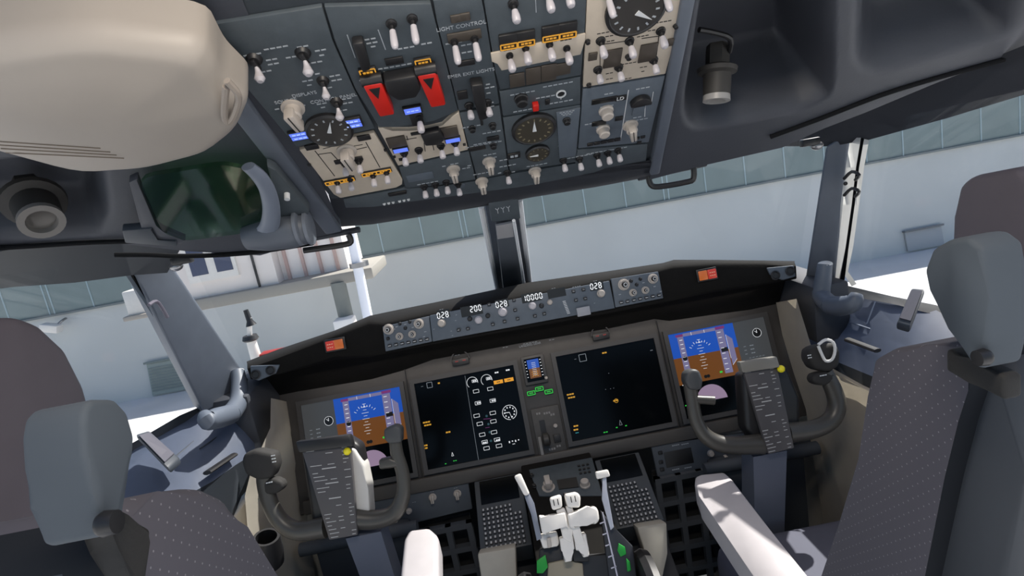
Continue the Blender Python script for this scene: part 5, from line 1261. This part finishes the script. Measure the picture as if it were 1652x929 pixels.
mb=MB(); mb.box(c+Vector((-.03,.02,-.02)),(.05,.05,.04),.006); obj('mount_arm',mb,consd,t,True)
# ================================================================== SEATS
rear_m=mat('seat_rear_shaded',S(30,33,38),.85,spec=.2)  # shadow on the seat backs, put into the colour of rear-facing faces
headr_m=mat('headrest_rear_grey',S(40,45,50),.75,spec=.3)
def seat(sg,e,lab):
    t=thing('crew_seat',lab,'seat',(sg*.55,.75,0)); IX=.335
    def side_prism(pts,x0,x1,bev,m,nm,seg=4,px=True):
        P=[atx(*p,sg*x0) for p in pts] if px else [Vector((0,y,z)) for y,z in pts]
        mb=MB(); mb.prism([(p.y,p.z) for p in P],min(sg*x0,sg*x1),max(sg*x0,sg*x1),bev,seg,M=YZ)
        if nm=='backrest':
            mb.bm.normal_update()
            for f in mb.bm.faces:
                if f.normal.y<-.3 and abs(f.normal.x)<.8: f.material_index=1
            return obj(nm,mb,[m,rear_m],t,True,angle=50)
        if nm=='headrest_wing' and m is headm:
            mb.bm.normal_update()
            for f in mb.bm.faces:
                f.smooth=True
            return obj(nm,mb,[m,headr_m],t,True,angle=60)
        return obj(nm,mb,m,t,True,angle=50)
    side_prism(e['back'],IX,IX+.42,.035,fabric_m,'backrest')
    side_prism(e['shell'],IX+.02,IX+.40,.02,fabric_side,'back_shell')
    h=side_prism(e['head'],IX-.045,IX-.012,.014,headm,'headrest_wing',6)
    side_prism(e['wing'],IX+.37,IX+.44,.03,headd,'headrest_wing',5)
    br=[atx(*p,sg*(IX-.01)) for p in e['brk']]; mb=MB(); mb.prism([(p.y,p.z) for p in br],min(sg*(IX-.03),sg*(IX-.014)),max(sg*(IX-.03),sg*(IX-.014)),.004,3,M=YZ); obj('headrest_bracket',mb,blackm,t,True)
    kp=atx(*e['knob'],sg*(IX-.05)); k=obj('pivot_knob',MB().lathe([(.0055,0),(.0068,.3),(.006,1),(.004,1.02)],kp+Vector((sg*.006,0,0)),kp+Vector((-sg*.003,0,0)),20),black,t,True)
    # cushion + pedestal
    obj('seat_cushion',MB().box((sg*.54,.95,.40),(.44,.46,.12),.04,seg=4),mat('cushion_mauve_grey',S(88,90,104),.8,noise=.04),t,True)
    obj('seat_base',MB().box((sg*.54,.92,.18),(.30,.34,.34),.02),consd,t,True)
    return t
sL=seat(-1,dict(back=[(196,806),(255,792),(330,782),(368,800),(400,850),(448,929),(500,1010),(260,1080),(190,960),(165,900)],
   shell=[(120,900),(150,900),(200,950),(240,1080),(150,1080),(125,980)],
   head=[(150,643),(188,643),(208,665),(219,703),(218,730),(204,780),(196,830),(188,862),(170,862),(152,800),(138,740),(134,690),(138,658)],
   wing=[(30,505),(70,520),(112,560),(142,620),(165,700),(160,860),(100,980),(-60,980),(-80,560),(-20,515)],
   pad=[(150,655),(185,655),(200,680),(205,730),(190,790),(172,840),(150,830),(110,770),(110,700)],knob=(180,843),brk=[(96,800),(120,826),(150,850),(194,862),(190,885),(182,960),(166,960),(140,890),(100,830)]),'left crew seat with dotted grey fabric, its rounded headrest wing facing the aisle')
sR=seat(1,dict(back=[(1408,580),(1440,562),(1500,556),(1548,552),(1568,566),(1574,592),(1562,630),(1546,680),(1524,770),(1486,960),(1440,1060),(1290,1040),(1325,929),(1352,850),(1385,740),(1400,640)],
   shell=[(1575,560),(1640,600),(1652,760),(1640,960),(1560,1060),(1480,960),(1520,760)],
   head=[(1560,383),(1530,386),(1502,402),(1489,436),(1496,470),(1530,530),(1566,590),(1584,598),(1592,560),(1594,480),(1584,402)],
   wing=[(1562,285),(1545,300),(1534,350),(1532,400),(1560,560),(1640,640),(1720,560),(1710,330),(1640,270)],
   pad=[(1556,392),(1530,396),(1508,412),(1500,440),(1510,480),(1545,540),(1590,585),(1604,540),(1600,420)],knob=(1582,577),brk=[(1560,555),(1600,570),(1660,600),(1660,640),(1600,610),(1560,592)]),'right crew seat with dotted grey fabric, nearest the right edge')
# armrests
AM=mat('armrest_pale_leather',S(176,172,174),.5,noise=.03)
for lab,q,zt,zb_,par in(('left',((651,868),(659,853),(693,849),(707,862),(708,1010),(636,1010)),.64,.58,sL),('right',((1121,768),(1130,764),(1168,760),(1180,770),(1302,929),(1350,1000),(1260,1010),(1216,929),(1128,800),(1120,780)),.64,.585,sR)):
    P=[atz(*p,zt) for p in q]; mb=MB(); mb.prism([(p.x,p.y) for p in P],zb_,zt,.012,4); obj('armrest',mb,AM,par,True,angle=50)
# ================================================================== LIGHTS, WORLD, CAMERA
sun=bpy.data.lights.new('sun','SUN'); sun.energy=8; sun.angle=math.radians(.6); sun.color=(1,.96,.9)
so=bpy.data.objects.new('sun',sun); COL.objects.link(so)
EL,AZ=math.radians(49),math.radians(52)
sd=Vector((math.sin(AZ)*math.cos(EL),math.cos(AZ)*math.cos(EL),math.sin(EL)))
so.rotation_euler=(-sd).to_track_quat('-Z','Y').to_euler(); so.location=sd*20
def area(nm,loc,tgt,sx,sy,en,col):
    l=bpy.data.lights.new(nm,'AREA'); l.shape='RECTANGLE'; l.size=sx; l.size_y=sy; l.energy=en; l.color=col
    o=bpy.data.objects.new(nm,l); COL.objects.link(o); o.location=loc; o.rotation_euler=(Vector(tgt)-Vector(loc)).to_track_quat('-Z','Y').to_euler()
area('added_cabin_fill',(.0,.15,1.95),(0,1.4,.6),.35,.12,7.0,(1,.88,.74))  # unseen fill lamp added to brighten pedestal, panels and linings
area('added_panel_fill',(0,1.54,.935),(0,1.45,.2),1.3,.02,.5,(1,.88,.76))  # fill strip added under the hood to lift the instrument panel and footwell
w=bpy.data.worlds.new('World'); scn.world=w; w.use_nodes=True; nt=w.node_tree; bg=nt.nodes['Background']
sky=nt.nodes.new('ShaderNodeTexSky'); sky.sky_type='NISHITA'; sky.sun_disc=False; sky.sun_elevation=EL; sky.sun_rotation=AZ; sky.air_density=1; sky.dust_density=1.5
nt.links.new(sky.outputs[0],bg.inputs[0]); bg.inputs[1].default_value=.15
cam=bpy.data.cameras.new('camera'); co=bpy.data.objects.new('camera',cam); COL.objects.link(co); scn.camera=co
cam.sensor_fit='HORIZONTAL'; cam.sensor_width=36; cam.lens=36*FPX/1652; cam.clip_start=.02; cam.clip_end=300
M=Matrix((RR,UU,-fw)).transposed().to_4x4(); M.translation=CAM; co.matrix_world=M
scn.view_settings.view_transform='Standard'; scn.view_settings.look='None'; scn.view_settings.gamma=1; scn.view_settings.use_curve_mapping=False
scn.view_settings.exposure=0
GR={'display_unit':'large flight displays on the instrument panel','gear_light':'green landing gear lights','crew_seat':'crew seats','control_yoke':'control yokes','side_console':'side consoles',
 'thrust_lever':'thrust levers','trim_wheel':'trim wheels','grab_handle':'grab handles under the beam','sill_handle':'window handles on the consoles','side_lining':'side linings','control_display_unit':'keypad units by the throttle',
 'efis_control_panel':'display control panels on the glareshield','master_warning_lights':'warning light pairs','latch_knob':'latch knobs on the posts','reading_lamp':'map lamps in the ceiling','curtain_track':'dark tracks along the ceiling edge',
 'pedestal_side_grille':'footwell grilles','rudder_pedal_box':'footwell boxes','lighting_control_panel':'knob panels under the instrument panel','stowage_box':'greige boxes by the pedestal','sliding_window_frame':'side window frames'}
for o in bpy.data.objects:
    k=o.name.split('.')[0]
    if o.parent is None and k in GR and 'label' in o: o['group']=GR[k]
